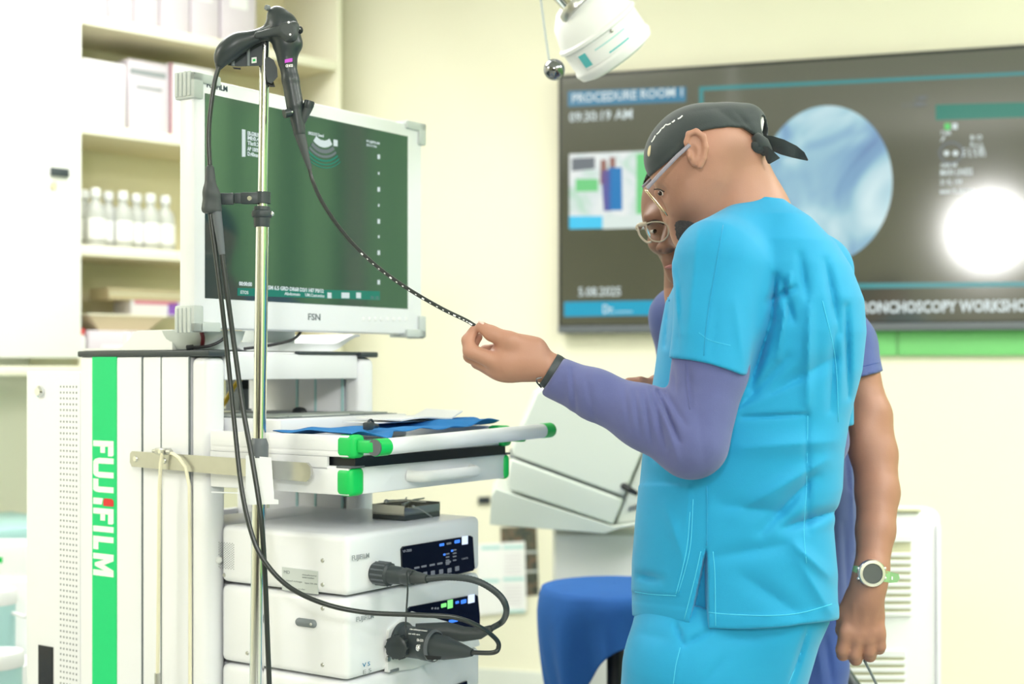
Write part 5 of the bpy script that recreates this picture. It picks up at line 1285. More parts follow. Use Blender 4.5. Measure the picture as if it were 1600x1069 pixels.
# ------------------------------------------------------------------ people
def skin_mat(name, col, rough=0.48):
    m = mat(name, col, rough, var=0.06, scale=30, bump=0.10, bscale=420, spec=0.45)
    nt = m.node_tree; b = nt.nodes['Principled BSDF']; mx = nt.nodes['Mix']
    at = nt.nodes.new('ShaderNodeAttribute'); at.attribute_name = 'tone'
    mul = nt.nodes.new('ShaderNodeMix'); mul.data_type = 'RGBA'; mul.blend_type = 'MULTIPLY'; mul.inputs['Factor'].default_value = 1
    nt.links.new(mx.outputs['Result'], mul.inputs['A']); nt.links.new(at.outputs['Color'], mul.inputs['B'])
    nt.links.new(mul.outputs['Result'], b.inputs['Base Color'])
    return m
skin_mat('skin_a', srgb(178, 132, 112)); skin_mat('skin_b', srgb(164, 118, 98))
mat('scrub_cyan', srgb(14, 146, 194), 0.75, var=0.05, scale=9, bump=0.12, bscale=700, sheen=0.15)
mat('scrub_seam', srgb(80, 200, 235), 0.75, var=0.02)
mat('scrub_violet', srgb(72, 86, 140), 0.8, var=0.06, scale=9, bump=0.12, bscale=600, sheen=0.15)
mat('scrub_navy', srgb(52, 78, 150), 0.8, var=0.06, scale=9, bump=0.12, bscale=600, sheen=0.15)
mat('knit_violet', srgb(88, 94, 144), 0.85, var=0.07, scale=60, bump=0.2, bscale=800, sheen=0.2)
mat('cap_black', srgb(52, 60, 62), 0.8, var=0.10, scale=20, bump=0.2, bscale=500, sheen=0.2)
mat('hair_black', srgb(34, 32, 32), 0.8, var=0.3, scale=160, bump=0.6, bscale=400)
mat('beard_black', srgb(52, 50, 52), 0.85, var=0.35, scale=220, bump=0.8, bscale=500)
mat('eye_white', srgb(225, 218, 208), 0.2, var=0.02)
mat('eye_dark', srgb(38, 26, 20), 0.15, var=0.02)
mat('lip', srgb(170, 108, 104), 0.45, var=0.04)
mat('nail', srgb(236, 196, 184), 0.3, var=0.03)
mat('frame_lilac', srgb(150, 146, 160), 0.35, var=0.03)
mat('frame_gold', (0.75, 0.62, 0.42), 0.25, 1.0, var=0.02)
mat('frame_clear', srgb(186, 174, 156), 0.25, var=0.03)
mat('shoe', srgb(40, 42, 46), 0.6, var=0.05)

def upx(P):
    Yv = np.maximum(P[:, 1], .1); return 800+F*P[:, 0]/Yv, YH-F*(P[:, 2]-CZ)/Yv
def folds(P, segs, ymid):
    """creases of the cloth on the side y < ymid: (x0,y0,x1,y1,width,depth); depth > 0 is a furrow"""
    u, v = upx(P); out = np.zeros(len(P), np.float32); near = 1/(1+np.exp((P[:, 1]-ymid)/.02))
    for x0, y0, x1, y1, w_, a in segs:
        dx, dy = x1-x0, y1-y0; L2 = dx*dx+dy*dy
        t = np.clip(((u-x0)*dx+(v-y0)*dy)/L2, 0, 1)
        d2 = (u-x0-t*dx)**2+(v-y0-t*dy)**2
        out += a*(.65*np.exp(-d2/(w_*w_))+.55*np.exp(-np.sqrt(d2)/(.55*w_)))*(0.35+0.65*np.sin(np.pi*np.clip(t*.9+.05, 0, 1)))
    return out*near
def rows(tab, Y):
    """table (py, x front, x back, depth half, y centre) -> sorted world rows"""
    r = np.array([(CZ+(YH-py)/F*Y, (xf-800)/F*Y, (xb-800)/F*Y, ry, cy) for py, xf, xb, ry, cy in tab]); return r[np.argsort(r[:, 0])]
def stack(P, R, ex=2.2):
    z = P[:, 2]; xf = np.interp(z, R[:, 0], R[:, 1]); xb = np.interp(z, R[:, 0], R[:, 2]); ry = np.interp(z, R[:, 0], R[:, 3]); cy = np.interp(z, R[:, 0], R[:, 4])
    rx = (xb-xf)/2; cx = (xf+xb)/2
    q = (np.abs((P[:, 0]-cx)/rx)**ex+np.abs((P[:, 1]-cy)/ry)**ex)**(1/ex)
    d = (q-1)*np.minimum(rx, ry)*.92
    return np.maximum(d, np.maximum(z-R[-1, 0], R[0, 0]-z))
def surf_line(f, pts, n=8, lift=.001, **k):
    out = []
    for q in spline([(x, y) for x, y in pts], n):
        p = surf(f, q[0], q[1], **k)
        if p is not None: out.append(p+V((0, -lift, 0)))
    return out

# ---- the man in the cyan scrubs
doc = thing('person', 'person in cyan scrubs and black cap holding the endoscope tip', 'person', V((W(1150, 900, 2.5).x, 2.5, 0)))
g = lambda x, y, dy=0.0: W(x, y, 2.47+dy)
def hand_a(P):
    h = lambda x, y, dy=0.0: W(x, y, 2.40+dy)
    d = el(P, h(806, 558, .005), (.040, .020, .036), np.array([[.93, 0, -.36], [0, 1, 0], [.36, 0, .93]], np.float32).T)
    d = smin(d, chain(P, [(h(866, 578), .025), (h(830, 566, .004), .030)], .01), .02)
    d = smin(d, chain(P, [(h(830, 562), .027), (h(790, 566, .0), .026), (h(775, 570, .005), .020)], .01), .02)
    d = smin(d, el(P, h(790, 580, .008), (.026, .017, .017)), .014)
    # thumb
    d = smin(d, chain(P, [(h(836, 545, -.004), .020), (h(795, 533, -.014), .0160), (h(768, 521, -.012), .0125), (h(752, 511, -.008), .0095)], .006), .010)
    # index finger curled up to the thumb tip
    ix = chain(P, [(h(776, 566, -.010), .0150), (h(735, 549, -.014), .0125), (h(731, 532, -.008), .0105), (h(740, 517, .0), .0085)], .004)
    d = smin(d, ix, .006)
    # middle, ring and little finger behind it
    md_ = chain(P, [(h(772, 576, .010), .0150), (h(735, 556, .010), .0120), (h(738, 538, .013), .0098), (h(747, 527, .014), .0078)], .004)
    rg = chain(P, [(h(776, 582, .026), .0135), (h(746, 566, .030), .0112), (h(758, 548, .030), .0092), (h(772, 544, .026), .0078)], .004)
    lt = chain(P, [(h(785, 586, .036), .0120), (h(760, 574, .042), .0098), (h(772, 556, .042), .008), (h(782, 552, .036), .007)], .004)
    d = smin(d, md_, .004); d = smin(d, rg, .003); d = smin(d, lt, .003)
    # gap between the thumb and the curled fingers
    return d
def head_a(P):
    d = el(P, g(1104, 238), (.093, .074, .080))
    d = smin(d, el(P, g(1044, 268, .012), (.032, .045, .030)), .02)
    d = smin(d, el(P, g(1070, 300, .0), (.038, .056, .048)), .03)
    d = smin(d, rc(P, g(1108, 282, -.008), g(1083, 358, .0), .050, .036), .02)
    d = smin(d, el(P, g(1068, 350, .02), (.024, .03, .028)), .02)
    d = smin(d, el(P, g(1080, 376, .015), (.026, .03, .024)), .02)
    d = smin(d, rc(P, g(1030, 302, .035), g(1048, 340, .034), .009, .0145), .010)
    d = smin(d, el(P, g(1050, 345, .02), (.010, .012, .008)), .006)
    d = smax(d, -el(P, g(1026, 304, -.018), (.016, .022, .011)), .012)
    d = smin(d, rc(P, g(1148, 260, .0), g(1170, 350, .02), .057, .076), .010)
    # ear
    e = el(P, g(1087, 232, -.075), (.0165, .010, .031))
    e = smin(e, chain(P, [(g(1075, 236, -.078), .0035), (g(1072, 222, -.082), .0042), (g(1076, 209, -.085), .0048), (g(1088, 205, -.087), .005), (g(1099, 213, -.088), .005), (g(1103, 230, -.087), .0046), (g(1100, 247, -.084), .0042), (g(1094, 259, -.080), .0055)], .002), .004)
    e = smax(e, -el(P, g(1083, 238, -.091), (.0095, .0115, .016)), .004)
    e = smax(e, -rc(P, g(1080, 216, -.094), g(1096, 222, -.095), .0055, .005), .004)
    e = smin(e, el(P, g(1077, 243, -.080), (.004, .006, .007)), .004)
    return smin(d, e, .006)
def arm_a(P):
    d = chain(P, [(W(1122, 420, 2.37), .055), (W(1110, 560, 2.34), .052), (W(1084, 690, 2.325), .045)], .02)
    d = smin(d, chain(P, [(W(1084, 692, 2.325), .044), (W(1010, 655, 2.345), .043), (W(915, 612, 2.375), .029), (W(868, 582, 2.40), .0245)], .02), .02)
    return d
def body_a(P):
    d = smin(head_a(P), rc(P, g(1168, 345, .02), W(1190, 470, 2.5), .07, .12), .03)
    d = smin(d, rc(P, W(1190, 470, 2.5), W(1150, 900, 2.5), .12, .13), .04)
    d = smin(d, rc(P, W(1190, 400, 2.48), W(1122, 420, 2.37), .06, .055), .03)
    d = smin(d, rc(P, W(1200, 400, 2.52), W(1275, 430, 2.66), .06, .05), .03)
    d = smin(d, chain(P, [(W(1275, 430, 2.66), .05), (W(1280, 650, 2.64), .042), (W(1245, 780, 2.70), .034), (W(1236, 850, 2.70), .025)], .02), .02)
    d = smin(d, el(P, W(1232, 885, 2.70), (.038, .018, .04)), .02)
    for j in range(4):
        a = W(1208+j*16, 905, 2.70); d = smin(d, rc(P, a, W(1204+j*17, 945, 2.705), .010, .008), .004)
    d = smin(d, rc(P, W(1210, 870, 2.70), W(1186, 915, 2.69), .011, .009), .005)
    d = smin(d, arm_a(P), .03)
    return smin(d, hand_a(P), .012)
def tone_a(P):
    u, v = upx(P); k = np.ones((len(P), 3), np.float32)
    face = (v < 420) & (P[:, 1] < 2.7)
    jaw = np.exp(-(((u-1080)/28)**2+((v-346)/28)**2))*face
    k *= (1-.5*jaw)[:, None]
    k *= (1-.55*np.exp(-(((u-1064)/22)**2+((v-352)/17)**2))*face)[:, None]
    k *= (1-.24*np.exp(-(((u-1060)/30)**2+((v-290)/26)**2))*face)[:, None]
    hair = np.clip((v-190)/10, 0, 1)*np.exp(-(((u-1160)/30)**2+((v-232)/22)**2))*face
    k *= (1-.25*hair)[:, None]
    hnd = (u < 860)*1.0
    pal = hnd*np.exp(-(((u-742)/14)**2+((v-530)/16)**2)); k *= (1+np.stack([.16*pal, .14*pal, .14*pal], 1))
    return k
bo = sdf_obj('body', body_a, tuple(W(700, 985, 2.4)-V((.0, .25, .0))), tuple(W(1380, 150, 2.5)+V((0, .42, 0))), .0026, MATS['skin_a'], doc, tone_a)
# fingernail, eye
def blob(nm, c, r, R, m, par, ang=None):
    mb = MB(); mb.sphere((0, 0, 0), r, 16, m=M.Translation(c) @ R); return part(nm, mb, MATS[m], par, world=True, ang=ang)
ry_ = lambda a: M.Rotation(math.radians(a), 4, 'Y')
blob('fingernail', W(753, 505.5, 2.389), (.0075, .006, .0035), ry_(38), 'nail', bo)
ep = surf(head_a, 1035, 301) or g(1035, 301, -.02)
blob('eye', ep+V((.001, .0035, 0)), (.0062, .005, .0045), ry_(40), 'eye_white', bo)
blob('iris', ep+V((-.0035, .0025, -.001)), (.0040, .0048, .0042), ry_(30), 'eye_dark', bo)
mb = MB(); mb.tube([V(p) for p in spline([tuple(g(1022, 296, -.022)), tuple(g(1030, 296, -.03)), tuple(g(1038, 300, -.034))], 5)], [.001]*11, 6); part('eyelash', mb, MATS['hair_black'], bo, world=True)
# beard
def beard_a(P):
    u, v = upx(P)
    reg = smin(el(P, g(1073, 364, .01), (.028, .06, .030)), el(P, g(1060, 352, .02), (.015, .05, .012)), .015)
    n_ = .0004*np.sin(P[:, 0]*900)*np.sin(P[:, 2]*1000)+.0003*np.sin(P[:, 0]*1700+P[:, 2]*900)
    return smax(head_a(P)-.0028+n_, reg, .012)
sdf_obj('beard', beard_a, tuple(g(1030, 405, -.09)), tuple(g(1115, 325, .09)), .0013, MATS['beard_black'], doc)

# cap
capx = [W(x, 0, 2.47).x for x in (1008, 1014, 1040, 1058, 1072, 1085, 1103, 1130, 1152, 1172, 1200)]
capz = [W(0, y, 2.47).z for y in (278, 277, 258, 244, 228, 216, 212, 208, 208, 218, 236)]
CAPF = [(1022, 262, 1060, 222, 9, .0018), (1060, 222, 1110, 190, 10, .0016), (1120, 170, 1170, 205, 8, .002), (1100, 200, 1180, 190, 8, .002), (1150, 175, 1185, 215, 6, .002), (1075, 175, 1130, 168, 8, .0012)]
def cap_f(P):
    d = el(P, g(1103, 236), (.1005, .083, .083))
    d = smin(d, el(P, g(1046, 252, .008), (.0385, .054, .042)), .03)
    d = smin(d, el(P, g(1152, 203, .0), (.046, .052, .042)), .03)
    d = smin(d, el(P, g(1172, 196, .0), (.024, .035, .032)), .02)
    d = d+folds(P, CAPF, 2.47)
    d = smax(d, np.interp(P[:, 0], capx, capz).astype(np.float32)-P[:, 2], .004)
    return smax(d, -el(P, g(1191, 199, -.02), (.011, .024, .020)), .004)
cp = sdf_obj('cap', cap_f, tuple(g(1000, 295, -.13)), tuple(g(1215, 150, .13)), .0028, MATS['cap_black'], doc)
mb = MB(); mb.tube([V(p) for p in [g(1180, 212, -.045), g(1190, 224, -.05), g(1196, 234, -.04), g(1190, 240, -.03)]], [.008, .013, .012, .006], 14); mb.sphere(g(1186, 229, -.045), (.017, .014, .012), 16); part('knot', mb, MATS['cap_black'], cp, world=True, ang=None)
def ribbon(nm, top, bot, y0, m):
    mb = MB(); n = len(top); a = [W(*p, y0-.004*math.sin(i*1.4)) for i, p in enumerate(top)]; b = [W(*p, y0+.012+.004*math.sin(i*1.7)) for i, p in enumerate(bot)]
    c = [p+V((0, .003, 0)) for p in a]; d = [p+V((0, .003, 0)) for p in b]
    fs = []
    for i in range(n-1): fs += [(i, i+1, n+i+1, n+i), (2*n+i, 3*n+i, 3*n+i+1, 2*n+i+1), (i, 2*n+i, 2*n+i+1, i+1), (n+i, n+i+1, 3*n+i+1, 3*n+i)]
    fs += [(0, n, 3*n, 2*n), (n-1, 3*n-1, 4*n-1, 2*n-1)]
    mb.add(a+b+c+d, fs); return part(nm, mb, MATS[m], cp, world=True, ang=60)
ribbon('cap_tie', [(1190, 211), (1205, 212), (1225, 218), (1245, 228), (1257, 238), (1263, 250)], [(1190, 228), (1203, 234), (1220, 241), (1238, 246), (1252, 249), (1262, 251)], 2.42, 'cap_black')
ribbon('cap_tie', [(1192, 228), (1200, 229), (1209, 237), (1219, 247)], [(1195, 240), (1197, 248), (1200, 255), (1203, 256)], 2.41, 'cap_black')
mb = MB(); quad_block(mb, [(1180, 190), (1186, 181), (1192, 179), (1194, 190), (1190, 212), (1184, 206)], 2.455, 2.458); part('cap_lining', mb, MATS['paper'], cp, world=True)
for i, q in enumerate(((1018, 222, 1024, 212), (1026, 210, 1033, 202), (1034, 201, 1039, 196), (1040, 195, 1048, 193), (1050, 191, 1054, 188), (1059, 186, 1066, 181))):
    L = surf_line(cap_f, [(q[0], q[1]), ((q[0]+q[2])/2, (q[1]+q[3])/2+1), (q[2], q[3])], 4, .0006)
    if len(L) > 2: mb = MB(); mb.tube(L, .0013, 6); part('cap_stitching', mb, MATS['letter_white'], cp, world=True)
L = surf(cap_f, 1015, 236)
if L: blob('cap_emblem', L, (.0035, .003, .010), ry_(10), 'beige', cp)
# spectacles
gl = MB(); gl.tube([g(1078, 226, -.086), g(1058, 244, -.079), g(1034, 269, -.066), g(1011, 294, -.052)], .0026, 8, sq=1.3); glo = part('spectacles', gl, MATS['frame_lilac'], doc, world=True)
def rim(cx, cy, dx, dy, y0, y1, m, par, r=.0012):
    c = V((0, 0, 0)); A = g(cx-dx, cy-dy, y0); B = g(cx+dx, cy+dy, y0); dep = ((A+B)/2-V((0, 0, CZ))).normalized()*(y1-y0); pts = []
    mid = (A+B)/2+dep/2; e1_ = (B-A)/2; e2_ = dep/2
    for k in range(33):
        a = 2*math.pi*k/32; s = lambda v: math.copysign(abs(v)**.6, v); pts.append(mid+e1_*s(math.cos(a))+e2_*s(math.sin(a)))
    mb = MB(); mb.tube(pts, r, 8); o = part('rim', mb, MATS[m], par, world=True, ang=None)
    mb = MB(); n = 32; mb.add([p for p in pts[:-1]], [tuple(range(n))]); l_ = part('lens', mb, MATS['lens'], o, world=True, smooth=False)
    return o
rim(1027, 317, 16, 20, -.052, -.008, 'frame_gold', glo); rim(1024, 317, 16, 20, .012, .056, 'frame_gold', glo)
mb = MB(); mb.tube([g(1011, 297, -.008), g(1009, 300, .002), g(1010, 297, .012)], .0012, 8); part('bridge', mb, MATS['frame_gold'], glo, world=True)
mb = MB(); mb.tube([g(1004, 292, .056), g(1030, 269, .07), g(1074, 226, .086)], .0026, 8); part('temple', mb, MATS['frame_lilac'], glo, world=True)

# scrub top
TOP = rows([(318, 1166, 1222, .085, 2.50), (345, 1140, 1262, .125, 2.50), (385, 1105, 1301, .165, 2.505), (420, 1070, 1325, .182, 2.51), (470, 1042, 1345, .190, 2.51), (520, 1033, 1349, .19, 2.51), (580, 1025, 1343, .182, 2.51),
            (650, 1013, 1324, .172, 2.505), (700, 1006, 1314, .166, 2.50), (760, 1000, 1312, .164, 2.50), (820, 993, 1298, .165, 2.50), (880, 988, 1303, .168, 2.50), (940, 988, 1304, .172, 2.50), (990, 990, 1303, .174, 2.50)], 2.5)
TF = [(1212, 432, 1205, 500, 7, .010), (1205, 500, 1172, 605, 9, .012), (1222, 440, 1238, 500, 7, .006), (1200, 470, 1242, 450, 6, .005), (1250, 400, 1262, 470, 8, .004), (1235, 430, 1215, 560, 6, -.004),
      (1290, 410, 1312, 520, 9, .005), (1306, 520, 1298, 640, 9, .005), (1322, 480, 1325, 620, 7, .005), (1265, 470, 1262, 640, 10, -.005), (1150, 380, 1100, 470, 16, .002), (1090, 360, 1075, 520, 10, -.002),
      (1165, 640, 1300, 560, 16, .006), (1160, 652, 1260, 648, 4, .004), (1160, 700, 1300, 690, 18, -.005), (1190, 830, 1270, 745, 12, .007), (1150, 800, 1290, 720, 14, -.005), (1130, 790, 1220, 800, 14, .005),
      (1225, 825, 1300, 800, 10, .008), (1240, 850, 1295, 900, 12, -.006), (1120, 870, 1230, 850, 14, .004), (1010, 600, 1020, 720, 6, .003), (1046, 440, 1040, 540, 6, .006), (1050, 410, 1062, 520, 5, -.003),
      (1110, 660, 1250, 600, 10, -.004), (1230, 560, 1150, 640, 10, .005), (1260, 640, 1262, 830, 6, .003), (1000, 900, 1030, 905, 8, .005), (1040, 790, 1070, 880, 10, -.002), (1160, 900, 1250, 960, 16, .004), (1250, 880, 1300, 960, 12, -.004),
      (1064, 450, 1058, 545, 7, .0015), (1120, 480, 1110, 560, 9, .0015), (1148, 470, 1160, 560, 8, -.0018)]
POCK = [(996, 757), (1060, 757), (1080, 760), (1078, 800), (1074, 850), (1058, 931), (985, 925)]
def poly_in(u, v, poly, soft=2.0):
    d = np.full(len(u), 1e9, np.float32); ins = np.zeros(len(u), bool); n = len(poly)
    for i in range(n):
        x0, y0 = poly[i]; x1, y1 = poly[(i+1) % n]; dx, dy = x1-x0, y1-y0
        t = np.clip(((u-x0)*dx+(v-y0)*dy)/(dx*dx+dy*dy), 0, 1); d = np.minimum(d, (u-x0-t*dx)**2+(v-y0-t*dy)**2)
        c = ((y0 > v) != (y1 > v)) & (u < dx*(v-y0)/((dy if dy else 1e-9))+x0); ins ^= c
    d = np.sqrt(d); return np.clip(np.where(ins, d, -d)/soft*.5+.5, 0, 1)
def sleeve_cut(P):
    u, v = upx(P); return (v-(560+.02*(u-1043)+.0018*(u-1043)**2))*.00105
def top_f(P):
    d = stack(P, TOP)
    d = smin(d, rc(P, W(1180, 332, 2.465), W(1124, 404, 2.375), .033, .072), .03)
    d = smin(d, chain(P, [(W(1235, 380, 2.56), .055), (W(1272, 425, 2.64), .066)], .02), .04)
    far = smax(chain(P, [(W(1275, 425, 2.64), .066), (W(1284, 660, 2.63), .058)], .02), (W(0, 665, 2.63).z-P[:, 2]), .004)
    d = smin(d, far, .02)
    sl = smax(rc(P, W(1126, 418, 2.362), W(1106, 600, 2.325), .073, .0665), sleeve_cut(P), .003)
    d = smin(d, sl, .022)
    u, v = upx(P); near = P[:, 1] < 2.5
    hem = np.where(u < 1104, 962+.13*(u-990), 981+.05*(u-1107)-.0006*(u-1107)**2)
    d = smax(d, (v-hem)*.0011, .003)
    d = d+folds(P, TF, 2.5)*1.7
    d = d-.0028*poly_in(u, v, POCK)*near
    d = d-.0012*np.clip((v-hem+22)/3, 0, 1)*near
    sw = np.clip((v-855)/120, 0, 1); x0 = 1103-sw*26; x1 = 1104+sw*3
    cut = np.clip((u-x0)/2.5, 0, 1)*np.clip((x1-u)/2.5, 0, 1)*(v > 853)*near
    return d+.022*cut
tp_o = sdf_obj('scrub_top', top_f, tuple(W(970, 1000, 2.5)-V((0, .30, 0))), tuple(W(1375, 285, 2.5)+V((.06, .30, 0))), .0034, MATS['scrub_cyan'], doc)
def seam(pts, par, f=top_f, m='scrub_seam', nm='seam', r=.0007, **k):
    L = surf_line(f, pts, 6, .0004, **k)
    if len(L) > 2:
        mb = MB(); mb.tube(L, r, 5); part(nm, mb, MATS[m], par, world=True, ang=None)
seam([(1107, 957), (1140, 960), (1200, 962), (1250, 958), (1300, 944)], tp_o); seam([(1114, 862), (1117, 900), (1118, 978)], tp_o); seam([(1095, 862), (1084, 910), (1069, 968)], tp_o)
seam([(1078, 800), (1074, 850), (1066, 890), (1056, 928)], tp_o); seam([(1083, 780), (1079, 850), (1070, 892), (1060, 926)], tp_o); seam([(992, 925), (1020, 929), (1056, 931)], tp_o)
seam([(1104, 760), (1105, 800), (1104, 853)], tp_o, m='scrub_cyan', r=.0011); seam([(1262, 650), (1260, 760), (1256, 830), (1260, 880)], tp_o, r=.0006)
seam([(1285, 470), (1305, 560), (1310, 660)], tp_o, r=.0006); seam([(1092, 520), (1110, 532), (1142, 540)], tp_o, r=.0004)
seam([(1130, 352), (1118, 420), (1105, 500), (1100, 556)], tp_o, m='scrub_cyan', r=.0009)
# chest pocket edge
seam([(1033, 462), (1042, 464), (1046, 470)], tp_o, m='scrub_cyan', r=.0018, nm='chest_pocket')

# knitted sleeve
UF = [(1028, 612, 1062, 690, 4.5, .006), (1018, 608, 1040, 700, 5, .004), (1006, 612, 1018, 690, 5, .004), (1040, 612, 1072, 665, 5, .003), (992, 612, 1000, 680, 5, .003), (975, 605, 985, 670, 5, .002), (1035, 640, 1060, 720, 6, -.003), (1076, 565, 1080, 640, 4, .002), (1052, 570, 1055, 610, 4, .002),
      (893, 577, 900, 650, 4, .003), (886, 570, 890, 640, 5, -.002), (915, 585, 930, 660, 6, .002), (1085, 600, 1100, 720, 14, .002)]
def knit_f(P):
    d = chain(P, [(W(1116, 470, 2.36), .056), (W(1110, 575, 2.335), .0595), (W(1082, 690, 2.315), .0585)], .02)
    d = smin(d, chain(P, [(W(1078, 692, 2.315), .055), (W(1008, 652, 2.335), .050), (W(930, 617, 2.365), .0395), (W(870, 591, 2.392), .0365)], .02), .018)
    u, v = upx(P)
    n_ = npv(V((.84, 0, -.54)).normalized()); c = npv(W(861, 590, 2.392))
    near = (P[:, 1] < 2.55)
    cut = -((P-c) @ n_)
    d = np.where(near, smax(d, cut, .006), d)
    return d+folds(P, UF, 2.36)*1.4
kn_o = sdf_obj('knit_sleeve', knit_f, tuple(W(830, 780, 2.4)-V((0, .2, 0))), tuple(W(1190, 460, 2.45)+V((.06, .1, 0))), .0028, MATS['knit_violet'], doc)
far_f = lambda P: smax(chain(P, [(W(1275, 500, 2.64), .052), (W(1282, 690, 2.64), .048), (W(1246, 780, 2.70), .042), (W(1238, 835, 2.70), .034)], .02), W(0, 838, 2.70).z-P[:, 2], .004)
sdf_obj('knit_sleeve', far_f, tuple(W(1150, 880, 2.6)-V((0, .05, 0))), tuple(W(1345, 470, 2.65)+V((.06, .15, 0))), .004, MATS['knit_violet'], doc)
seam([(1070, 566), (1073, 600), (1078, 640)], kn_o, knit_f, 'knit_violet', r=.0008)
# wrist band
axw = V((.84, .0, -.50)).normalized(); wmx = M.Translation(W(863, 581, 2.40)) @ axw.to_track_quat('Z', 'Y').to_matrix().to_4x4()
mb = MB(); mb.lathe([(.0285, -.008), (.0305, -.008), (.0312, 0), (.0305, .012), (.0285, .012)], 36, m=wmx); wb = part('wrist_band', mb, MATS['dark_grey'], doc, world=True)
mb = MB(); mb.tube([W(846, 590, 2.375), W(838, 592, 2.374), W(839, 598, 2.374), W(846, 606, 2.374)], .0014, 8); part('buckle', mb, MATS['dark_chrome'], wb, world=True)

# trousers and shoes
LEG = rows([(930, 996, 1296, .155, 2.50), (965, 992, 1292, .16, 2.50), (1000, 985, 1276, .16, 2.50), (1069, 973, 1256, .155, 2.50), (1150, 965, 1235, .15, 2.50)], 2.5)
PF_ = [(1056, 975, 1068, 1010, 4, .007), (1068, 1008, 1110, 985, 5, .006), (1100, 900, 1104, 985, 6, .003), (1070, 1010, 1055, 1069, 5, -.002), (1120, 1000, 1240, 985, 12, .004), (1130, 1030, 1100, 1069, 10, .003), (1262, 985, 1235, 1069, 5, .006), (1000, 990, 1045, 1000, 12, .003)]
def leg_f(P):
    d = stack(P, LEG)
    for y, x0, x1 in ((2.42, 1075, 1060), (2.59, 1150, 1140)):
        a = W(x0, 1050, y); k = W(x1, 1200, y); k.z = .5; f_ = V((k.x+.02, y, .07))
        d = smin(d, chain(P, [(a, .105), (k, .082), (f_, .066)], .03), .05)
    u, v = upx(P); v0 = W(0, 900, 2.5).z
    d = smax(d, P[:, 2]-v0, .004)
    d = smax(d, .05-P[:, 2], .004)
    return d+folds(P, PF_, 2.5)
lg = sdf_obj('trousers', leg_f, (W(940, 0, 2.5).x-.06, 2.26, .03), (W(1310, 0, 2.5).x+.06, 2.76, W(0, 890, 2.5).z), .0042, MATS['scrub_cyan'], doc)
seam([(1063, 1012), (1056, 1040), (1052, 1069)], lg, leg_f, r=.0006); seam([(1262, 985), (1248, 1030), (1232, 1069)], lg, leg_f, r=.0006)
for x, y in ((1062, 2.42), (1142, 2.59)):
    bx_ = W(x, 1200, y).x+.02; fs_ = lambda P, bx_=bx_, y=y: smax(smin(el(P, (bx_-.06, y, .035), (.13, .05, .045)), el(P, (bx_+.01, y, .06), (.06, .046, .05)), .03), .005-P[:, 2], .004)
    sdf_obj('shoe', fs_, (bx_-.21, y-.07, -.005), (bx_+.09, y+.07, .13), .006, MATS['shoe'], doc)

# ---- the man behind, in violet blue scrubs
man = thing('person', 'person with spectacles and violet blue scrubs standing behind the one in cyan', 'person', V((W(1190, 900, 2.92).x, 2.92, 0)))
q = lambda x, y, dy=0.0: W(x, y, 2.75+dy)
def head_b(P):
    d = el(P, q(1070, 318), (.084, .092, .098))
    d = smin(d, rc(P, q(1064, 348, -.012), q(1072, 405, -.03), .060, .044), .03)
    d = smin(d, el(P, q(1038, 340, -.055), (.040, .028, .018)), .02)      # brow
    d = smin(d, el(P, q(1030, 378, -.045), (.022, .03, .022)), .02)       # near cheek
    d = smin(d, el(P, q(1078, 382, -.05), (.026, .03, .024)), .02)
    d = smin(d, el(P, q(1056, 408, -.062), (.026, .022, .024)), .016)     # muzzle
    d = smin(d, el(P, q(1064, 432, -.055), (.024, .022, .016)), .02)      # chin
    d = smax(d, -el(P, q(1024, 362, -.088), (.020, .014, .011)), .010)    # eye hollows
    d = smax(d, -el(P, q(1070, 362, -.098), (.018, .014, .011)), .010)
    d = smin(d, rc(P, q(1044, 352, -.083), q(1040, 383, -.098), .0085, .0125), .010)
    d = smin(d, el(P, q(1040, 388, -.098), (.0185, .014, .0105)), .006)
    d = smax(d, -el(P, q(1050, 392, -.108), (.0045, .008, .003)), .003)
    d = smax(d, -el(P, q(1033, 393, -.107), (.004, .008, .003)), .003)
    d = smin(d, rc(P, q(1080, 390, .02), q(1100, 470, .06), .058, .07), .03)
    return d
def hand_b(P):
    h = lambda x, y, dy=0.0: W(x, y, 2.62+dy)
    d = chain(P, [(h(1362, 890), .0305), (h(1357, 915), .029), (h(1352, 935), .031)], .02)
    d = smin(d, el(P, h(1349, 965, .004), (.040, .020, .044)), .02)
    for (x0, y0, x1, y1, x2, y2, r) in ((1320, 994, 1316, 1016, 1317, 1023, .0118), (1339, 1000, 1335, 1022, 1337, 1030, .0124), (1358, 1000, 1358, 1018, 1359, 1025, .0118), (1375, 994, 1375, 1010, 1374, 1014, .0105)):
        d = smin(d, el(P, h(x0, y0-4, -.003), (r*1.05, r, r*1.4)), .012)
        d = smin(d, chain(P, [(h(x0, y0, .0), r*1.04), (h(x1, y1, .002), r), (h(x2, y2, .012), r*.95), (h(x2+2, y2-10, .035), r*.85)], .004), .0035)
    d = smin(d, chain(P, [(h(1335, 930, .012), .016), (h(1318, 960, .018), .0135), (h(1316, 985, .022), .0115), (h(1322, 1005, .026), .0095)], .006), .008)
    for x in (1330, 1348, 1366): d = d-.0012*np.exp(-((rc(P, h(x+3, 945, -.018), h(x, 990, -.018), .0, .0))/.006)**2)
    return d
def arm_b(P):
    d = chain(P, [(W(1300, 515, 2.85), .046), (W(1340, 590, 2.76), .041), (W(1358, 650, 2.74), .042), (W(1366, 710, 2.72), .0425), (W(1371, 770, 2.69), .040), (W(1368, 830, 2.655), .035), (W(1362, 893, 2.62), .0295)], .012)
    return smin(d, el(P, W(1346, 682, 2.72), (.020, .03, .034)), .03)
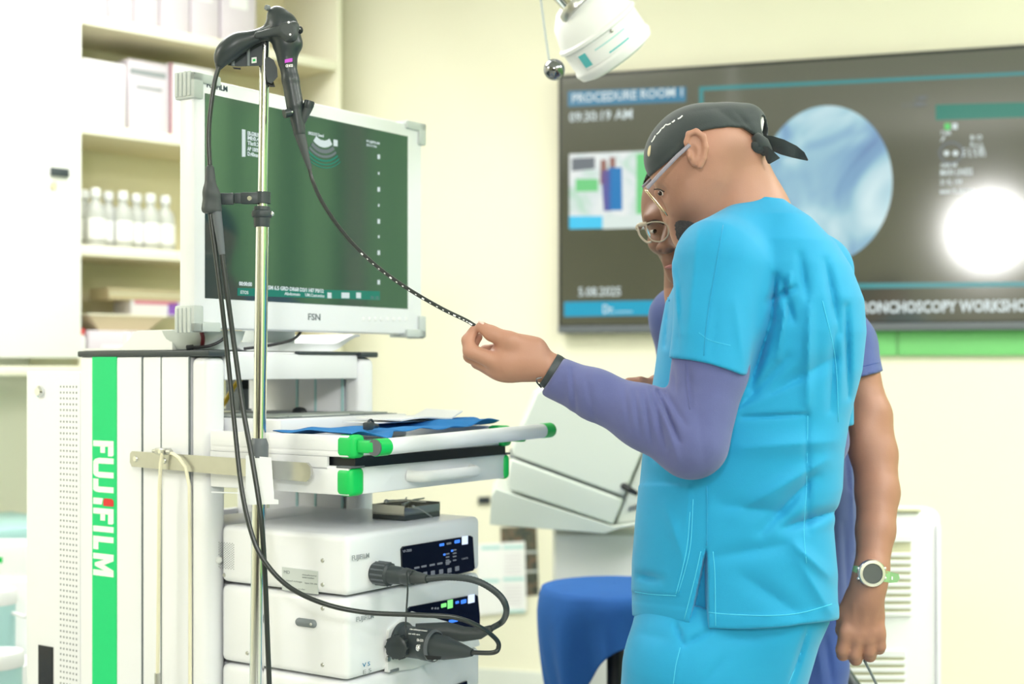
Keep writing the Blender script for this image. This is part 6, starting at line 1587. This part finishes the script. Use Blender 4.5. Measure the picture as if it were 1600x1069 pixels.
def body_b(P):
    d = head_b(P)
    d = smin(d, rc(P, q(1100, 460, .06), W(1180, 560, 2.92), .07, .13), .03)
    d = smin(d, rc(P, W(1180, 560, 2.92), W(1190, 900, 2.93), .13, .13), .03)
    d = smin(d, rc(P, W(1160, 520, 2.91), W(1296, 510, 2.86), .07, .05), .03)
    d = smin(d, rc(P, W(1160, 500, 2.91), W(1075, 500, 2.93), .07, .055), .03)
    d = smin(d, chain(P, [(W(1075, 500, 2.93), .055), (W(1085, 700, 2.91), .044), (W(1060, 640, 2.72), .032), (W(1042, 622, 2.68), .026)], .02), .02)
    d = smin(d, el(P, W(1030, 612, 2.66), (.03, .018, .034)), .015)
    for k, (x, y, x2, y2) in enumerate(((1020, 602, 982, 597), (1020, 612, 992, 610), (1020, 622, 996, 621), (1022, 632, 1002, 632))):
        d = smin(d, chain(P, [(W(x, y, 2.655+.008*k), .0115), (W((x+x2)/2, (y+y2)/2-2, 2.65+.008*k), .0105), (W(x2, y2, 2.655+.008*k), .0085)], .004), .004)
    d = smin(d, arm_b(P), .02)
    return smin(d, hand_b(P), .012)
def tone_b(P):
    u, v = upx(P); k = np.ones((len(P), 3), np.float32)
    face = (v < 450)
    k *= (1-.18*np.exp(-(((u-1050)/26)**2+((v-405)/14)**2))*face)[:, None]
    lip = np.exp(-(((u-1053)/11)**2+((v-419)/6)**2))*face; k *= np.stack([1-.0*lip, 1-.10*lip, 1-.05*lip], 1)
    k *= np.where(face, .70, 1)[:, None]  # shading of the face painted into the skin tone
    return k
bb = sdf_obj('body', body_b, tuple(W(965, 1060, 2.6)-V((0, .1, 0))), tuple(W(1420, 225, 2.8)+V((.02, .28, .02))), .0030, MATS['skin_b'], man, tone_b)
hair_f = lambda P: smax(smax(el(P, q(1072, 314), (.0885, .097, .103)), W(0, 268, 2.75).z-P[:, 2]-.35*np.maximum(P[:, 1]-2.68, 0), .004), -(head_b(P)-.0005), .002)
sdf_obj('hair', hair_f, tuple(q(985, 330, -.14)), tuple(q(1180, 205, .16)), .0035, MATS['hair_black'], man)
for x, y in ((1022, 361), (1070, 361)):
    ep = surf(head_b, x, y, 2.5) or q(x, y, -.08)
    blob('eye', ep+V((0, .0035, 0)), (.0095, .006, .0042), ry_(0), 'eye_white', bb); blob('iris', ep+V((-.001, -.0005, 0)), (.0042, .003, .0042), ry_(0), 'eye_dark', bb)
for x0, x1 in ((1010, 1036), (1056, 1084)):
    L = surf_line(head_b, [(x0, 350), ((x0+x1)/2, 345), (x1, 349)], 5, .001)
    if len(L) > 2: mb = MB(); mb.tube(L, .0022, 6); part('eyebrow', mb, MATS['hair_black'], bb, world=True)
L = surf_line(head_b, [(1040, 418), (1052, 416), (1066, 419)], 5, .0005)
if len(L) > 2:
    mb = MB(); mb.tube(L, [.002+.0025*math.sin(math.pi*i/(len(L)-1)) for i in range(len(L))], 8); part('lips', mb, MATS['lip'], bb, world=True)
# spectacles with pale frames
pts = lambda c: [q(*p) for p in c]
mb = MB(); gy = -.112
loop = [(1009, 350, gy+.022), (1012, 366, gy+.020), (1020, 376, gy+.014), (1034, 377, gy+.004), (1043, 369, gy), (1044, 355, gy), (1036, 348, gy+.006), (1020, 347, gy+.016), (1009, 350, gy+.022)]
mb.tube([V(p) for p in spline([tuple(q(*p)) for p in loop], 5)], .0013, 8); sg = part('spectacles', mb, MATS['frame_clear'], man, world=True, ang=None)
mb = MB(); L = spline([tuple(q(*p)) for p in loop], 5)[:-1]; mb.add(L, [tuple(range(len(L)))]); part('lens', mb, MATS['lens'], sg, world=True, smooth=False)
loop2 = [(x+44+(4 if x > 1025 else 0), y, d_-.012) for x, y, d_ in loop]
mb = MB(); mb.tube([V(p) for p in spline([tuple(q(*p)) for p in loop2], 5)], .0018, 8); part('rim', mb, MATS['frame_clear'], sg, world=True, ang=None)
mb = MB(); mb.tube(pts([(1044, 357, gy), (1049, 353, gy-.002), (1053, 355, gy)]), .0018, 8); part('bridge', mb, MATS['frame_clear'], sg, world=True)
mb = MB(); mb.tube([V(p) for p in spline([tuple(q(*p)) for p in ((1010, 350, gy+.022), (998, 352, gy+.03), (995, 358, gy+.045), (999, 356, gy+.09), (1003, 352, gy+.15))], 5)], .0026, 8, sq=1.6); part('temple', mb, MATS['frame_clear'], sg, world=True, ang=None)
mb = MB(); mb.tube([V(p) for p in spline([tuple(q(*p)) for p in ((996, 354, gy+.03), (1000, 368, gy+.028), (1010, 378, gy+.022), (1018, 378, gy+.015))], 5)], .0022, 8); part('rim', mb, MATS['frame_clear'], sg, world=True, ang=None)
# tunic
TOPB = rows([(428, 1090, 1200, .07, 2.92), (450, 1056, 1290, .12, 2.92), (480, 1034, 1318, .145, 2.92), (520, 1030, 1330, .155, 2.92), (600, 1040, 1328, .15, 2.92), (680, 1044, 1322, .145, 2.92), (760, 1044, 1334, .145, 2.92), (860, 1040, 1338, .15, 2.92), (955, 1036, 1334, .155, 2.92)], 2.92)
BF = [(1310, 600, 1325, 760, 8, .006), (1330, 700, 1335, 860, 6, -.004), (1318, 820, 1325, 940, 7, .005), (1345, 505, 1352, 575, 6, .003), (1360, 520, 1368, 570, 5, -.002), (1300, 780, 1310, 950, 7, .005)]
def top_b(P):
    u, v = upx(P)
    d = stack(P, TOPB)
    d = smin(d, rc(P, W(1110, 460, 2.83), W(1060, 495, 2.91), .05, .06), .03)
    sl = smax(chain(P, [(W(1292, 500, 2.87), .07), (W(1318, 540, 2.81), .062), (W(1341, 606, 2.748), .0535)], .02), (v-(592-.26*(u-1335)))*.0012, .003)
    d = smin(d, sl, .02)
    d = smin(d, smax(rc(P, W(1070, 500, 2.93), W(1080, 640, 2.92), .062, .058), (v-640)*.0012, .003), .02)
    d = smax(d, -el(P, W(1085, 455, 2.72), (.05, .05, .03)), .02)
    hem = 952-.25*np.clip(u-1290, -300, 60)
    d = smax(d, (v-hem)*.0012, .003)
    return d+folds(P, BF, 2.9)
tb = sdf_obj('scrub_top', top_b, tuple(W(1000, 975, 2.92)-V((0, .26, 0))), tuple(W(1400, 415, 2.92)+V((.02, .2, 0))), .0042, MATS['scrub_violet'], man)
seam([(1337, 575), (1355, 571), (1374, 566)], tb, top_b, 'scrub_navy', r=.0008, y0=2.4)
LEGB = rows([(900, 1040, 1332, .14, 2.93), (960, 1040, 1326, .14, 2.93), (1020, 1042, 1316, .14, 2.93), (1069, 1044, 1308, .138, 2.93), (1150, 1046, 1300, .135, 2.93)], 2.93)
def leg_b(P):
    d = stack(P, LEGB)
    for x in (1115, 1240):
        a = W(x, 1050, 2.93); k = V((a.x, 2.91, .5)); f_ = V((a.x, 2.87, .07))
        d = smin(d, chain(P, [(a, .10), (k, .08), (f_, .065)], .03), .05)
    d = smax(d, P[:, 2]-W(0, 900, 2.93).z, .004); d = smax(d, .05-P[:, 2], .004)
    return d+folds(P, [(1290, 1000, 1300, 1069, 6, .005), (1270, 960, 1285, 1069, 7, -.004)], 2.9)
sdf_obj('trousers', leg_b, (W(1030, 0, 2.93).x-.03, 2.66, .03), (W(1345, 0, 2.93).x+.02, 3.02, W(0, 890, 2.93).z), .005, MATS['scrub_navy'], man)
for x in (1115, 1240):
    bx_ = W(x, 1050, 2.93).x; fs_ = lambda P, bx_=bx_: smax(smin(el(P, (bx_, 2.80, .035), (.05, .13, .045)), el(P, (bx_, 2.87, .06), (.046, .06, .05)), .03), .005-P[:, 2], .004)
    sdf_obj('shoe', fs_, (bx_-.07, 2.65, -.005), (bx_+.07, 2.95, .13), .006, MATS['shoe'], man)
# wrist watch
wc = W(1362, 896, 2.586); wn = V((.04, -1, .06)).normalized(); wM = M.Translation(wc) @ wn.to_track_quat('Z', 'Y').to_matrix().to_4x4()
armx = (W(1370, 830, 2.63)-W(1358, 915, 2.62)).normalized(); bM = M.Translation(W(1361, 897, 2.62)) @ armx.to_track_quat('Z', 'Y').to_matrix().to_4x4()
mb = MB(); mb.lathe([(.0315, -.010), (.0335, -.010), (.0342, 0), (.0335, .010), (.0315, .010)], 40, m=bM); wt = part('watch_strap', mb, MATS['watch_band'], man, world=True)
mb = MB(); quad_block(mb, [(1380, 896), (1392, 894), (1404, 897), (1406, 904), (1402, 910), (1392, 911), (1380, 911)], 2.61, 2.616); part('strap_end', mb, MATS['watch_band'], wt, world=True)
mb = MB(); quad_block(mb, [(1388, 901), (1390, 901), (1390, 906), (1388, 906)], 2.6085, 2.61); quad_block(mb, [(1393, 901), (1395, 901), (1395, 906), (1393, 906)], 2.6085, 2.61); part('strap_holes', mb, MATS['letter_white'], wt, world=True)
mb = MB(); mb.lathe([(0, -.008), (.0235, -.008), (.0255, -.003), (.0255, .003), (.0235, .006), (.0185, .0065), (.0178, .004), (0, .004)], 40, m=wM); part('watch_case', mb, MATS['silver'], wt, world=True)
mb = MB(); mb.lathe([(0, .0046), (.0178, .0046)], 36, m=wM); part('watch_glass', mb, MATS['watch_glass'], wt, world=True)
for a in (20, -20, 160, 200):
    r_ = math.radians(a); p = wM @ V((.0262*math.cos(r_), .0262*math.sin(r_), 0)); mb = MB(); mb.sphere(p, .0028, 10); part('watch_button', mb, MATS['silver'], wt, world=True)
